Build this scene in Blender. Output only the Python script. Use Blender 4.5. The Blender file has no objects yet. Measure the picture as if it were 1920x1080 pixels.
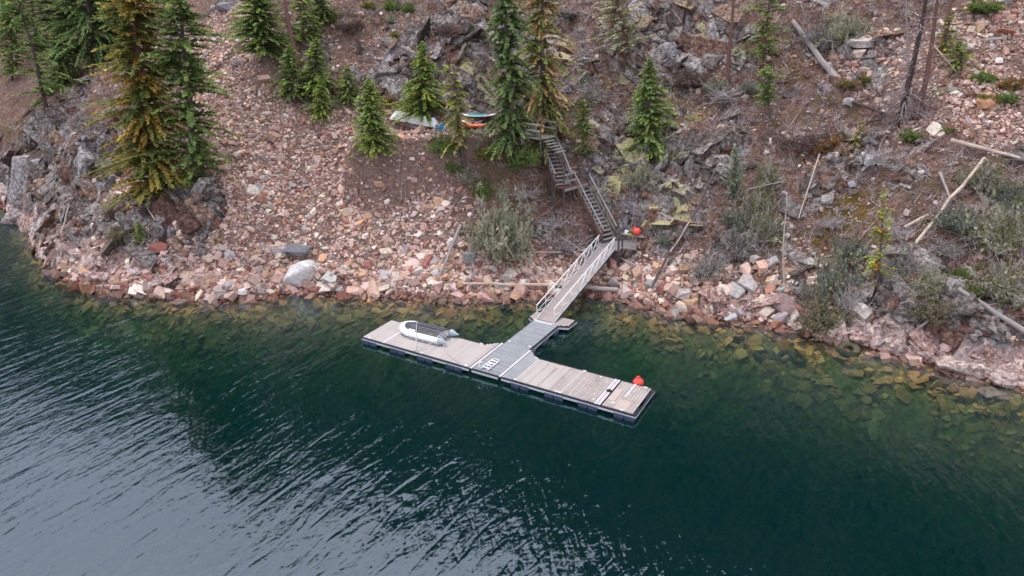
import bpy, math, random
import numpy as np
from mathutils import Vector, Matrix

random.seed(7)
RNG = np.random.default_rng(7)
SC = bpy.context.scene
COL = SC.collection
R = math.radians

# ------------------------------------------------------------------ camera
TH = R(22.6); RHO = math.atan(.0136); F = 1275.0
ZD = .38                                   # deck height above the water
CAM = np.array([0, 0, 18 + ZD])
WX = np.array([1., 0, 0])
FW = np.array([0, math.cos(TH), -math.sin(TH)])
U0 = np.array([0, math.sin(TH), math.cos(TH)])
RT = WX * math.cos(RHO) - U0 * math.sin(RHO)
UP = U0 * math.cos(RHO) + WX * math.sin(RHO)
cam_d = bpy.data.cameras.new('camera')
cam = bpy.data.objects.new('camera', cam_d); COL.objects.link(cam)
cam_d.sensor_width = 36; cam_d.lens = 36 * F / 1920; cam_d.clip_end = 3000; cam_d.clip_start = .1
m = Matrix.Identity(4)
for i in range(3):
    m[i][0] = RT[i]; m[i][1] = UP[i]; m[i][2] = -FW[i]; m[i][3] = CAM[i]
cam.matrix_world = m
SC.camera = cam
SC.render.resolution_x = 1024; SC.render.resolution_y = 576

# ------------------------------------------------------------------ light
SUN_EL, SUN_AZ = 68, 318                   # azimuth clockwise from +Y
world = bpy.data.worlds.new("World"); SC.world = world; world.use_nodes = True
nt = world.node_tree; nt.nodes.clear()
out = nt.nodes.new('ShaderNodeOutputWorld'); bg = nt.nodes.new('ShaderNodeBackground')
sky = nt.nodes.new('ShaderNodeTexSky'); sky.sky_type = 'NISHITA'; sky.sun_disc = False
sky.sun_elevation = R(SUN_EL); sky.sun_rotation = R(SUN_AZ)
sky.air_density = 1.0; sky.dust_density = 4.0; sky.ozone_density = 1.0
wm = nt.nodes.new('ShaderNodeMix'); wm.data_type = 'RGBA'
wm.inputs[0].default_value = .80
# overcast cloud cover: brightest overhead, a third as bright at the horizon
_tc = nt.nodes.new('ShaderNodeTexCoord'); _sx = nt.nodes.new('ShaderNodeSeparateXYZ'); nt.links.new(_tc.outputs['Generated'], _sx.inputs[0])
_mr = nt.nodes.new('ShaderNodeMapRange'); nt.links.new(_sx.outputs[2], _mr.inputs[0]); _mr.inputs[3].default_value = .42; _mr.inputs[4].default_value = 1.35
_nz = nt.nodes.new('ShaderNodeTexNoise'); _nz.inputs['Scale'].default_value = 2.2; _nz.inputs['Detail'].default_value = 4; nt.links.new(_tc.outputs['Generated'], _nz.inputs['Vector'])
_m2 = nt.nodes.new('ShaderNodeMath'); _m2.operation = 'MULTIPLY_ADD'; nt.links.new(_nz.outputs[0], _m2.inputs[0]); _m2.inputs[1].default_value = .5; _m2.inputs[2].default_value = .75
_m3 = nt.nodes.new('ShaderNodeMath'); _m3.operation = 'MULTIPLY'; nt.links.new(_m2.outputs[0], _m3.inputs[0]); nt.links.new(_mr.outputs[0], _m3.inputs[1])
_vm = nt.nodes.new('ShaderNodeVectorMath'); _vm.operation = 'SCALE'; _vm.inputs[0].default_value = (11.2, 11.1, 12.7); nt.links.new(_m3.outputs[0], _vm.inputs['Scale'])
nt.links.new(_vm.outputs[0], wm.inputs[7])
nt.links.new(sky.outputs[0], wm.inputs[6]); nt.links.new(wm.outputs[2], bg.inputs[0])
bg.inputs[1].default_value = .15
nt.links.new(bg.outputs[0], out.inputs[0])
sl = bpy.data.lights.new('sun', 'SUN'); sl.energy = 1.5; sl.angle = R(11); sl.color = (1, .94, .86)
so = bpy.data.objects.new('sun', sl); COL.objects.link(so)
sd = Vector((math.sin(R(SUN_AZ)) * math.cos(R(SUN_EL)), math.cos(R(SUN_AZ)) * math.cos(R(SUN_EL)), math.sin(R(SUN_EL))))
so.rotation_euler = sd.to_track_quat('Z', 'Y').to_euler()
SC.view_settings.view_transform = 'Standard'; SC.view_settings.look = 'None'
SC.view_settings.exposure = 0.12; SC.view_settings.gamma = 1
SC.cycles.max_bounces = 8; SC.cycles.transparent_max_bounces = 16
SC.cycles.use_denoising = True

# ------------------------------------------------------------------ projection
def ray(px, py):
    return FW + RT * (px - 960) / F - UP * (py - 540) / F
def at(px, py, z):
    d = ray(px, py); return CAM + d * (z - CAM[2]) / d[2]
def project(p):
    q = np.asarray(p, float) - CAM
    w = q @ FW
    return 960 + F * (q @ RT) / w, 540 - F * (q @ UP) / w, w

# ------------------------------------------------------------------ noise
_perm = np.random.default_rng(3).permutation(4096)
def _h(ix, iy, s):
    return _perm[(ix + _perm[(iy + s * 131) & 4095]) & 4095]
def pn(x, y, s=0):
    x = np.asarray(x, float); y = np.asarray(y, float)
    ix = np.floor(x).astype(int); iy = np.floor(y).astype(int); fx = x - ix; fy = y - iy
    u = fx * fx * fx * (fx * (fx * 6 - 15) + 10); v = fy * fy * fy * (fy * (fy * 6 - 15) + 10)
    def g(dx, dy):
        a = _h(ix + dx, iy + dy, s) * (2 * np.pi / 4096)
        return np.cos(a) * (fx - dx) + np.sin(a) * (fy - dy)
    return ((g(0, 0) * (1 - u) + g(1, 0) * u) * (1 - v) + (g(0, 1) * (1 - u) + g(1, 1) * u) * v) * 1.5
def fbm(x, y, o=4, s=0, gain=.5):
    t = 0; a = 1; n = 0
    for i in range(o):
        t = t + a * pn(x * 2 ** i, y * 2 ** i, s + i * 7); n += a; a *= gain
    return t / n
def facets(x, y, cell, s, tilt=.5):
    """blocky rock relief: every cell is a tilted flat face with its own level, cracks between"""
    X = x / cell; Y = y / cell
    ix = np.floor(X).astype(int); iy = np.floor(Y).astype(int)
    d1 = np.full(X.shape, 9.); d2 = np.full(X.shape, 9.); hh = np.zeros(X.shape)
    for dx in (-1, 0, 1):
        for dy in (-1, 0, 1):
            a = _h(ix + dx, iy + dy, s) / 4096.; b = _h(ix + dx, iy + dy, s + 5) / 4096.; c = _h(ix + dx, iy + dy, s + 9) / 4096.
            sx = ix + dx + .1 + .8 * a; sy = iy + dy + .1 + .8 * b
            d = np.hypot(X - sx, Y - sy)
            lev = (c - .5) * 2 + tilt * 2 * ((X - sx) * np.cos(a * 40) + (Y - sy) * np.sin(a * 40))
            near = d < d1
            d2 = np.where(near, d1, np.minimum(d2, d)); hh = np.where(near, lev, hh); d1 = np.where(near, d, d1)
    return hh, d2 - d1
def sstep(a, b, x):
    t = np.clip((x - a) / (b - a), 0, 1); return t * t * (3 - 2 * t)

# ------------------------------------------------------------------ terrain
#        px   py   k0  k1   k2   w0    k0/w0: slope and width of the shore step, k1 slope above, k2 under water
SHORE = [(-400, 300, 1.2, .75, .9, 5), (0, 378, 1.3, .75, .9, 5), (45, 430, 1.5, .62, 1.0, 6), (62, 472, 1.2, .62, .9, 5), (100, 505, .9, .70, .8, 4), (145, 532, .6, .80, .8, 3),
         (200, 550, .5, .84, .7, 3), (260, 556, .45, .86, .62, 2.5), (340, 560, .42, .86, .55, 2.5), (430, 568, .42, .86, .55, 2.5),
         (500, 562, .45, .86, .6, 2.5), (553, 547, .5, .86, .62, 2.5), (640, 556, .45, .86, .62, 2.5), (760, 562, .42, .86, .6, 2.5), (860, 568, .42, .86, .6, 2.5),
         (960, 563, .42, .86, .62, 2.5), (1060, 552, .40, .86, .6, 2.6), (1130, 553, .36, .86, .55, 3), (1200, 573, .42, .86, .5, 2.6), (1280, 593, .45, .84, .46, 2.5),
         (1400, 608, .5, .84, .44, 2.5), (1500, 620, .7, .82, .42, 2.2), (1560, 640, 1.0, .8, .42, 2.2), (1640, 660, 1.2, .78, .42, 2.0),
         (1760, 692, 1.2, .76, .42, 2.0), (1850, 714, 1.25, .76, .42, 2.0), (1930, 730, 1.2, .76, .42, 2.0), (2300, 850, 1.1, .76, .42, 2.)]
SP = np.array([at(a[0], a[1], 0)[:2] for a in SHORE]); SK = np.array([a[2:] for a in SHORE])
SP = np.vstack([[-200, 95], [-90, 84], SP[1:], [70, -20], [200, -120]]); SK = np.vstack([SK[0], SK[0], SK[1:], SK[-1], SK[-1]])
POLY = np.vstack([SP, [600, -120], [600, 700], [-600, 700], [-600, 95]])

def geo(a, b, n, first):
    """graded coordinates from a to b"""
    t = np.linspace(0, 1, n + 1)[1:]; L = abs(b - a)
    g = first * n / L
    return a + (b - a) * (g * t + (1 - g) * t ** 3)
xs = np.concatenate([geo(-62, -520, 34, .5)[::-1], np.arange(-62, 44, .22), geo(44, 520, 34, .5)])
ys = np.concatenate([geo(22, -160, 24, .5)[::-1], np.arange(22, 68, .2), np.arange(68, 92, .4), geo(92, 520, 50, .6)])
GX, GY = np.meshgrid(xs, ys)
def shore_dist(X, Y):
    d = np.full(X.shape, 1e9); K = np.zeros(X.shape + (4,))
    for i in range(len(SP) - 1):
        a, b = SP[i], SP[i + 1]; ab = b - a
        t = np.clip(((X - a[0]) * ab[0] + (Y - a[1]) * ab[1]) / (ab @ ab), 0, 1)
        q = np.hypot(X - a[0] - t * ab[0], Y - a[1] - t * ab[1]); m_ = q < d
        d = np.where(m_, q, d)
        K[m_] = SK[i] * (1 - t[m_][:, None]) + SK[i + 1] * t[m_][:, None]
    ins = np.zeros(X.shape, bool); n = len(POLY)
    for i in range(n):
        a, b = POLY[i], POLY[(i + 1) % n]
        c = (a[1] > Y) != (b[1] > Y)
        with np.errstate(all='ignore'):
            ins ^= c & (X < (b[0] - a[0]) * (Y - a[1]) / (b[1] - a[1] + 1e-12) + a[0])
    return np.where(ins, d, -d), K
S, KK = shore_dist(GX, GY)
S = S + .45 * fbm(GX / 2.2, GY / 2.2, 3, 4) * sstep(30, 10, np.abs(S))
def profile(S, K):
    k0, k1, k2, w0 = K[..., 0], K[..., 1], K[..., 2], K[..., 3]
    land = np.minimum(S, w0) * k0 + np.clip(S - w0, 0, None) * k1 + .05
    dep = -np.abs(S) * k2 - .06 * np.clip(np.abs(S) - 1.5, 0, 12) ** 2
    dep = -14 * (1 - np.exp(dep / 14 * 1.15))
    return np.where(S > 0, land, dep)
H = profile(S, KK)
AZ = np.degrees(np.arctan2(GX, GY + 5))
def ridge():
    top = np.interp(AZ + 6 * fbm(AZ / 9, AZ * 0, 2, 31), [-75, -45, -36, -25, -10, 5, 35, 90], [70, 92, 104, 158, 215, 240, 240, 230])
    return top
TOP = ridge()
H = np.where(H > 20, H + (H - 20) * .72, H)
_d = np.clip(H, 0, None); _k = 5.0
H = np.where(H > 0, _d / (1 + (_d / TOP) ** _k) ** (1 / _k), H)          # rises to the ridge far above the picture
H = H + sstep(25, 60, H) * (4.5 * fbm(GX / 38, GY / 38, 3, 33) + 2.0 * fbm(GX / 9, GY / 9, 2, 34))

def sample(A, x, y):
    x = np.asarray(x, float); y = np.asarray(y, float)
    i = np.clip(np.searchsorted(xs, x) - 1, 0, len(xs) - 2); j = np.clip(np.searchsorted(ys, y) - 1, 0, len(ys) - 2)
    fx = np.clip((x - xs[i]) / (xs[i + 1] - xs[i]), 0, 1); fy = np.clip((y - ys[j]) / (ys[j + 1] - ys[j]), 0, 1)
    return (A[j, i] * (1 - fx) + A[j, i + 1] * fx) * (1 - fy) + (A[j + 1, i] * (1 - fx) + A[j + 1, i + 1] * fx) * fy
_ts = np.linspace(22, 130, 1600)
def P(px, py, under=False):
    """the ground point seen at a pixel of the photograph"""
    d = ray(px, py); q = CAM + np.outer(_ts, d)
    g = sample(H, q[:, 0], q[:, 1])
    if not under: g = np.maximum(g, 0)
    k = np.nonzero(q[:, 2] < g)[0]
    if len(k) == 0: k = [len(_ts) - 1]
    k = k[0]
    if k == 0: return q[0]
    a = q[k - 1, 2] - g[k - 1]; b = q[k, 2] - g[k]; t = a / (a - b + 1e-9)
    p = q[k - 1] * (1 - t) + q[k] * t
    return p
def brush(lst, sharp=1.2):
    A = np.zeros(GX.shape)
    for b in lst:
        px, py, rx, ry = b[:4]; w = b[4] if len(b) > 4 else 1
        c = P(px, py); D = np.linalg.norm(c - CAM)
        ax = rx * D / F; ay = ry * D / F / .82 * .8
        d2 = ((GX - c[0]) / ax) ** 2 + ((GY - c[1]) / ay) ** 2
        A = np.maximum(A, w * np.exp(-sharp * d2 ** 1.5))
    return A

# broad relief: bulges and hollows
def brush_add(lst):
    A = np.zeros(GX.shape)
    for px, py, rx, ry, dz in lst:
        c = P(px, py); D = np.linalg.norm(c - CAM)
        d2 = ((GX - c[0]) / (rx * D / F)) ** 2 + ((GY - c[1]) / (ry * D / F)) ** 2
        A += dz * np.exp(-d2)
    return A
H0 = H.copy()
H = H + brush_add([(70, 300, 90, 130, 1.8), (370, 375, 60, 60, 1.2), (300, 430, 110, 50, .5), (640, 350, 190, 160, -.8), (430, 200, 90, 120, -.6),
                   (1230, 350, 110, 110, 1.3), (870, 90, 90, 90, 1.5), (1240, 60, 120, 90, 1.5), (1060, 430, 60, 60, -.7), (1130, 500, 50, 30, -.45),
                   (1420, 540, 90, 50, .5), (1340, 430, 50, 80, -.6), (1620, 330, 80, 60, .8), (1800, 620, 90, 60, .3), (1120, 240, 70, 90, .9)]) * (S > 0) * sstep(0, 2, S)
ROCK = brush([(60, 290, 95, 120), (150, 330, 60, 70), (190, 280, 60, 60, .7), (372, 385, 55, 50), (250, 455, 150, 55, .9), (130, 480, 70, 60), (300, 510, 90, 30, .7), (60, 440, 40, 60),
              (1270, 80, 120, 70), (1190, 60, 60, 60, .8), (880, 80, 85, 120, .9), (760, 120, 80, 80, .8), (690, 170, 50, 50, .6), (1180, 250, 90, 70, .9), (1240, 390, 100, 90, .9), (1130, 330, 60, 50, .8), (1330, 290, 80, 50, .8),
              (1600, 290, 50, 60, .8), (1430, 560, 110, 40, .9), (1700, 660, 170, 40, 1), (1850, 690, 120, 40, 1), (1580, 600, 60, 40), (1620, 120, 60, 45, .8), (1570, 340, 60, 40, .6), (1650, 600, 80, 40, .7),
              (600, 535, 50, 25, .8), (880, 500, 30, 40, .6), (950, 240, 40, 40, .8), (1030, 130, 120, 120, .7), (1380, 470, 60, 60, .5), (430, 10, 40, 20, .8), (1240, 300, 60, 60, .8)], 1.0)
SCREE = brush([(770, 330, 100, 50, .55), (840, 350, 60, 60, .5), (480, 460, 170, 100), (650, 470, 190, 90), (470, 290, 100, 130), (430, 150, 75, 110), (580, 340, 170, 110), (740, 420, 120, 90), (780, 510, 140, 50), (640, 250, 110, 50, .7), (420, 60, 60, 70),
               (110, 110, 70, 70, .8), (1810, 90, 130, 70), (1810, 190, 110, 60, .8), (1620, 110, 70, 50, .9), (960, 500, 110, 50, .9), (1230, 540, 130, 40, .9), (1040, 520, 70, 40), (1400, 590, 110, 25, .9), (300, 535, 140, 30, .8), (1880, 230, 80, 50, .7), (240, 360, 50, 30, .8)], 1.0)
MOSS = brush([(1150, 335, 55, 28), (1250, 395, 60, 50), (1190, 300, 40, 20), (870, 125, 60, 25), (1250, 190, 60, 14), (930, 160, 35, 60, .8), (1090, 200, 40, 70, .8), (1300, 215, 60, 18, .9), (1330, 60, 40, 20, .9), (1120, 380, 40, 22), (1400, 480, 40, 25, .7),
              (820, 60, 60, 20, .7), (1180, 140, 50, 30, .7), (1480, 560, 30, 16, .5), (1330, 330, 40, 20, .5), (1230, 30, 80, 14, .6), (1060, 100, 60, 60, .7), (900, 260, 60, 20, .4)], 1.0)
OCHRE = brush([(1585, 410, 60, 50), (1480, 130, 60, 35, .9), (1560, 570, 40, 22), (100, 430, 50, 25, .8), (1330, 90, 60, 40, .7), (1700, 290, 60, 30, .6), (1870, 580, 50, 25, .8), (1650, 600, 90, 30, .7), (1550, 300, 60, 30, .5), (1120, 150, 100, 60, .7),
               (1440, 350, 80, 40, .5), (70, 350, 60, 60, .5), (950, 40, 90, 60, .6), (1880, 150, 50, 30, .6), (1700, 540, 60, 30, .6), (1350, 470, 60, 40, .4), (1060, 320, 50, 60, .5)], 1.0)
GRASS = brush([(760, 262, 90, 26), (700, 300, 40, 20, .5), (900, 330, 60, 60, .3), (1720, 230, 60, 40, .3), (1780, 160, 60, 20, .8), (620, 225, 60, 14, .6), (480, 120, 40, 20, .4)], 1.0)
SCREE = np.clip(SCREE * (1 - .7 * (ROCK > .8)), 0, 1)
rockm = sstep(.35, .65, ROCK + .5 * fbm(GX / 3, GY / 3, 4, 11)) * sstep(-1.5, .5, S)
screem = sstep(.3, .6, SCREE + .2 * fbm(GX / 3, GY / 3, 3, 12))
near = sstep(60, 20, np.abs(S))
# general relief and broken rock
qx = GX * .8 + GY * .6; qy = (-GX * .6 + GY * .8)
f1, e1_ = facets(qx + .5 * pn(GX / 2, GY / 2, 70), qy * 1.5, 3.0, 21, .45)
f2, e2_ = facets(qx + .3 * pn(GX, GY, 71), qy * 1.6, 1.15, 41, .55)
f3, e3_ = facets(qx, qy * 1.2, .5, 61, .5)
land = sstep(0, 1.2, S)
dH = land * (fbm(GX / 7, GY / 7, 4, 1) * 1.1 + fbm(GX / 1.6, GY / 1.6, 4, 2) * .32 * (1 - .6 * screem))
dH += sstep(.1, .8, S) * rockm * (f1 * .60 + f2 * .28 + f3 * .12 - .5 * sstep(.16, 0, e1_) - .28 * sstep(.14, 0, e2_))
dH += (1 - rockm) * land * (f2 * .10 + f3 * .05) * (1 - screem * .5)
dH += screem * fbm(GX / .5, GY / .5, 2, 9) * .08
dH += (S < 0) * (f2 * .16 + f1 * .2) * sstep(0, 1.5, -S)
bz = 9.5
H = H + dH * near
# the level bench where the boats lie, and the path that leads to it
def bench(pts, half, z0, soft):
    global H
    for (px, py) in pts:
        c = at(px, py, z0)
        d = np.hypot((GX - c[0]) / half[0], (GY - c[1]) / half[1])
        w_ = sstep(1 + soft, 1, d)
        H = H * (1 - w_) + (z0 + .04 * fbm(GX, GY, 2, 3)) * w_
for k, (bx, by) in enumerate([(720, 252), (760, 250), (800, 250), (840, 250), (880, 250), (920, 250), (960, 250)]):
    bench([(bx, by)], (2.2, 1.2), 9.45, .8)
# cutting for the stair run
def pull(p, rad, zt, mx):
    global H
    d = np.hypot(GX - p[0], GY - p[1]); w_ = sstep(rad, rad * .4, d)
    H = np.where(w_ > 0, H * (1 - w_) + np.minimum(H, zt + 0 * H) * w_, H)

# ------------------------------------------------------------------ helpers for objects
def tag(o, label=None, cat=None, group=None, kind=None):
    if label: o['label'] = label
    if cat: o['category'] = cat
    if group: o['group'] = group
    if kind: o['kind'] = kind
    return o
def empty(name, loc, label=None, cat=None, group=None, rz=0):
    o = bpy.data.objects.new(name, None); COL.objects.link(o); o.location = tuple(loc); o.rotation_euler = (0, 0, rz)
    o.empty_display_size = .2
    return tag(o, label, cat, group)
def link(name, me, parent=None):
    o = bpy.data.objects.new(name, me); COL.objects.link(o)
    if parent is not None: o.parent = parent
    if name in ('limbs', 'stems', 'leaves'): o['kind'] = 'stuff'      # twigs too fine to pick apart
    return o
def np_mesh(name, V, Fc, mat, cols=None, smooth=False, attrs=None):
    """V (n,3), Fc (m,3|4) arrays"""
    V = np.asarray(V, np.float32); Fc = np.asarray(Fc, np.int32)
    me = bpy.data.meshes.new(name)
    me.vertices.add(len(V)); me.vertices.foreach_set('co', V.ravel())
    k = Fc.shape[1]
    me.loops.add(Fc.size); me.loops.foreach_set('vertex_index', Fc.ravel())
    me.polygons.add(len(Fc)); me.polygons.foreach_set('loop_start', np.arange(0, Fc.size, k, dtype=np.int32))
    me.update(calc_edges=True)
    me.polygons.foreach_set('use_smooth', np.full(len(Fc), bool(smooth)))
    if cols is not None:
        a = me.color_attributes.new('col', 'FLOAT_COLOR', 'POINT')
        c = np.ones((len(V), 4), np.float32); c[:, :3] = cols; a.data.foreach_set('color', c.ravel())
    for n_, v_ in (attrs or {}).items():
        a = me.attributes.new(n_, 'FLOAT', 'POINT'); a.data.foreach_set('value', np.asarray(v_, np.float32).ravel())
    if mat: me.materials.append(mat)
    me.validate()
    return me
class MB:
    def __init__(s): s.v = []; s.f = []
    def box(s, c, sz, M=None, taper=1.0):
        n = len(s.v); x, y, z = sz[0] / 2, sz[1] / 2, sz[2] / 2
        for dz in (-1, 1):
            t = taper if dz < 0 else 1
            for dx, dy in ((-1, -1), (1, -1), (1, 1), (-1, 1)):
                p = Vector((dx * x * t, dy * y * t, dz * z))
                if M is not None: p = M @ p
                s.v.append((p[0] + c[0], p[1] + c[1], p[2] + c[2]))
        for q in ((3, 2, 1, 0), (4, 5, 6, 7), (0, 1, 5, 4), (1, 2, 6, 5), (2, 3, 7, 6), (3, 0, 4, 7)): s.f.append(tuple(n + i for i in q))
        return s
    def bar(s, a, b, w, h, up=(0, 0, 1)):
        """rectangular bar from a to b"""
        a = Vector(a); b = Vector(b); d = (b - a); L = d.length; d.normalize()
        r_ = d.cross(Vector(up))
        if r_.length < 1e-4: r_ = Vector((1, 0, 0))
        r_.normalize(); u_ = r_.cross(d)
        M = Matrix((r_, d, u_)).transposed()
        return s.box((a + b) / 2, (w, L, h), M)
    def tube(s, pts, rad, n=6, cap=True):
        pts = [Vector(p) for p in pts]; base = len(s.v)
        rads = rad if isinstance(rad, (list, tuple, np.ndarray)) else [rad] * len(pts)
        ref = Vector((0, 0, 1))
        for i, p in enumerate(pts):
            d = (pts[min(i + 1, len(pts) - 1)] - pts[max(i - 1, 0)])
            if d.length < 1e-9: d = Vector((0, 0, 1))
            d.normalize()
            a = d.cross(ref if abs(d.z) < .95 else Vector((1, 0, 0))); a.normalize(); b = d.cross(a)
            for k in range(n):
                t = 2 * math.pi * k / n
                q = p + (a * math.cos(t) + b * math.sin(t)) * rads[i]; s.v.append(tuple(q))
        for i in range(len(pts) - 1):
            for k in range(n):
                a0 = base + i * n + k; a1 = base + i * n + (k + 1) % n
                s.f.append((a0, a1, a1 + n, a0 + n))
        if cap:
            s.f.append(tuple(base + k for k in range(n))[::-1]); e = base + (len(pts) - 1) * n
            s.f.append(tuple(e + k for k in range(n)))
        return s
    def prism(s, poly, z0, z1):
        n = len(s.v); k = len(poly)
        for z in (z0, z1):
            for p in poly: s.v.append((p[0], p[1], z))
        s.f.append(tuple(n + i for i in range(k))[::-1]); s.f.append(tuple(n + k + i for i in range(k)))
        for i in range(k): s.f.append((n + i, n + (i + 1) % k, n + k + (i + 1) % k, n + k + i))
        return s
    def lathe(s, prof, n=16, c=(0, 0, 0)):
        base = len(s.v)
        for r_, z in prof:
            for k in range(n):
                t = 2 * math.pi * k / n; s.v.append((c[0] + r_ * math.cos(t), c[1] + r_ * math.sin(t), c[2] + z))
        for i in range(len(prof) - 1):
            for k in range(n):
                s.f.append((base + i * n + k, base + i * n + (k + 1) % n, base + (i + 1) * n + (k + 1) % n, base + (i + 1) * n + k))
        return s
    def mesh(s, name, mat, smooth=False):
        me = bpy.data.meshes.new(name); me.from_pydata(s.v, [], s.f); me.update()
        me.polygons.foreach_set('use_smooth', [bool(smooth)] * len(me.polygons))
        if mat: me.materials.append(mat)
        return me
    def build(s, name, mat, parent=None, smooth=False):
        return link(name, s.mesh(name, mat, smooth), parent)

# ------------------------------------------------------------------ materials
def newmat(name):
    m_ = bpy.data.materials.new(name); m_.use_nodes = True; t = m_.node_tree
    b = t.nodes['Principled BSDF']; return m_, t, b
def N(t, typ, **kw):
    n = t.nodes.new(typ)
    for k, v in kw.items():
        if k.startswith('i_'):
            key = k[2:]; key = int(key) if key.isdigit() else key.replace('_', ' ')
            n.inputs[key].default_value = v
        else: setattr(n, k, v)
    return n
def noise(t, scale, detail=4, rough=.55, vec=None, dist=0):
    n = N(t, 'ShaderNodeTexNoise'); n.inputs['Scale'].default_value = scale; n.inputs['Detail'].default_value = detail
    n.inputs['Roughness'].default_value = rough; n.inputs['Distortion'].default_value = dist
    if vec is not None: t.links.new(vec, n.inputs['Vector'])
    return n.outputs['Fac']
def ramp(t, fac, stops):
    n = N(t, 'ShaderNodeValToRGB'); el = n.color_ramp.elements
    while len(el) < len(stops): el.new(.5)
    for e, (p, c) in zip(el, stops):
        e.position = p; e.color = (*c, 1) if len(c) == 3 else c
    t.links.new(fac, n.inputs[0]); return n.outputs[0]
def mix(t, fac, a, b, blend='MIX'):
    n = N(t, 'ShaderNodeMix', data_type='RGBA', blend_type=blend)
    for s_, v in ((0, fac), (6, a), (7, b)):
        if hasattr(v, 'links'): t.links.new(v, n.inputs[s_])
        elif isinstance(v, (int, float)): n.inputs[s_].default_value = v
        else: n.inputs[s_].default_value = (*v, 1)
    return n.outputs[2]
def math_(t, op, a, b=0, c=None, clamp=False):
    n = N(t, 'ShaderNodeMath', operation=op, use_clamp=clamp)
    for i, v in enumerate((a, b, c)):
        if v is None: continue
        if hasattr(v, 'links'): t.links.new(v, n.inputs[i])
        else: n.inputs[i].default_value = v
    return n.outputs[0]
def bump(t, b, h, strength=.5, dist=.05):
    n = N(t, 'ShaderNodeBump'); n.inputs['Strength'].default_value = strength; n.inputs['Distance'].default_value = dist
    t.links.new(h, n.inputs['Height']); t.links.new(n.outputs[0], b.inputs['Normal'])
def objco(t):
    return N(t, 'ShaderNodeTexCoord').outputs['Object']
def geopos(t):
    return N(t, 'ShaderNodeNewGeometry').outputs['Position']
def simple(name, col, rough=.7, var=.25, scale=6, metal=0, bmp=.3, spec=.3, dark=None):
    m_, t, b = newmat(name); co = geopos(t)
    f = noise(t, scale, 6, .65, co)
    c0 = tuple(x * (1 - var) for x in col); c1 = tuple(min(1, x * (1 + var)) for x in col)
    c = ramp(t, f, [(.3, c0), (.7, c1)])
    if dark:
        g = noise(t, scale * .35, 5, .7, co); c = mix(t, ramp(t, g, [(.5, (0, 0, 0)), (.68, (1, 1, 1))]), c, dark)
    t.links.new(c, b.inputs['Base Color']); b.inputs['Roughness'].default_value = rough; b.inputs['Metallic'].default_value = metal
    b.inputs['Specular IOR Level'].default_value = spec
    if bmp: bump(t, b, noise(t, scale * 5, 4, .6, co), bmp, .02)
    return m_
M = {}
M['alu'] = simple('aluminium', (.62, .65, .68), .45, .12, 5, .35, .1, .5)
M['alu_white'] = simple('pale_aluminium', (.78, .79, .80), .5, .08, 5, 0, .1, .4)
M['strip'] = simple('pale_strip', (.50, .48, .49), .7, .14, 4)
M['rubber'] = simple('black_rubber', (.02, .02, .028), .6, .3, 8)
M['tub'] = simple('navy_plastic', (.065, .08, .125), .5, .3, 4, 0, .15)
M['steel'] = simple('galvanised_steel', (.25, .26, .27), .5, .2, 9, .4)
M['white_tube'] = simple('white_fabric', (.82, .83, .84), .45, .05, 3, 0, .08, .4)
M['grey_tube'] = simple('grey_fabric', (.33, .40, .44), .5, .1, 3, 0, .08, .4)
M['hull'] = simple('dark_hull', (.03, .032, .04), .5, .45, 9, 0, .3, .5, dark=(.10, .10, .11))
M['hullstrip'] = simple('grey_keel', (.18, .20, .22), .5, .2, 8)
M['rope'] = simple('rope', (.50, .46, .42), .9, .2, 30)
M['buoy'] = simple('coral_buoy', (.80, .075, .055), .38, .08, 3, 0, .05, .5)
M['orange'] = simple('coral_plastic', (.72, .12, .07), .45, .12, 3, 0, .05, .4)
M['teal'] = simple('teal_foam', (.0, .30, .36), .6, .1, 5)
M['padgrey'] = simple('grey_pad', (.20, .21, .22), .8, .1, 5)
M['whitepl'] = simple('white_plastic', (.80, .80, .80), .4, .05, 3)
M['tarp'] = simple('white_tarp', (.86, .87, .89), .55, .06, 3, 0, .5)
M['tarpblue'] = simple('blue_tarp', (.03, .18, .42), .5, .2, 3)
M['tyre'] = simple('tyre_rubber', (.10, .09, .05), .9, .3, 6)
M['yellow'] = simple('yellow_plastic', (.6, .5, .05), .5, .15, 8)
M['black'] = simple('black_plastic', (.015, .015, .015), .5, .2, 8)
def woodmat(name, c, var=.25, grain=(30, 3, 30), lichen=None, streak=.35, objvar=.3):
    m_, t, b = newmat(name); co = geopos(t)
    oi = N(t, 'ShaderNodeObjectInfo')
    f = noise(t, 22, 5, .7, co); g = noise(t, 1.3, 5, .65, co)
    base = ramp(t, f, [(.25, tuple(x * (1 - var) for x in c)), (.75, tuple(min(1, x * (1 + var)) for x in c))])
    v = math_(t, 'MULTIPLY_ADD', oi.outputs['Random'], objvar, 1 - objvar / 2)
    base = mix(t, 1.0, base, mix(t, v, (0, 0, 0), (1, 1, 1)), 'MULTIPLY')
    base = mix(t, math_(t, 'MULTIPLY', ramp(t, g, [(.45, (0, 0, 0)), (.72, (1, 1, 1))]), streak), base, lichen or tuple(x * .45 for x in c))
    t.links.new(base, b.inputs['Base Color']); b.inputs['Roughness'].default_value = .85; b.inputs['Specular IOR Level'].default_value = .2
    bump(t, b, f, .4, .01); return m_
M['deck_tan'] = woodmat('tan_deck_wood', (.44, .405, .38), .12, objvar=.20, streak=.30, lichen=(.30, .25, .24))
M['deck_worn'] = woodmat('worn_deck_wood', (.39, .35, .325), .25, objvar=.22, lichen=(.22, .165, .15), streak=.6)
M['deck_grey'] = woodmat('grey_deck_wood', (.30, .32, .335), .25, objvar=.40, lichen=(.17, .19, .20), streak=.5)
M['deck_gang'] = woodmat('gangway_wood', (.36, .31, .29), .14, objvar=.2, streak=.3)
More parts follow.
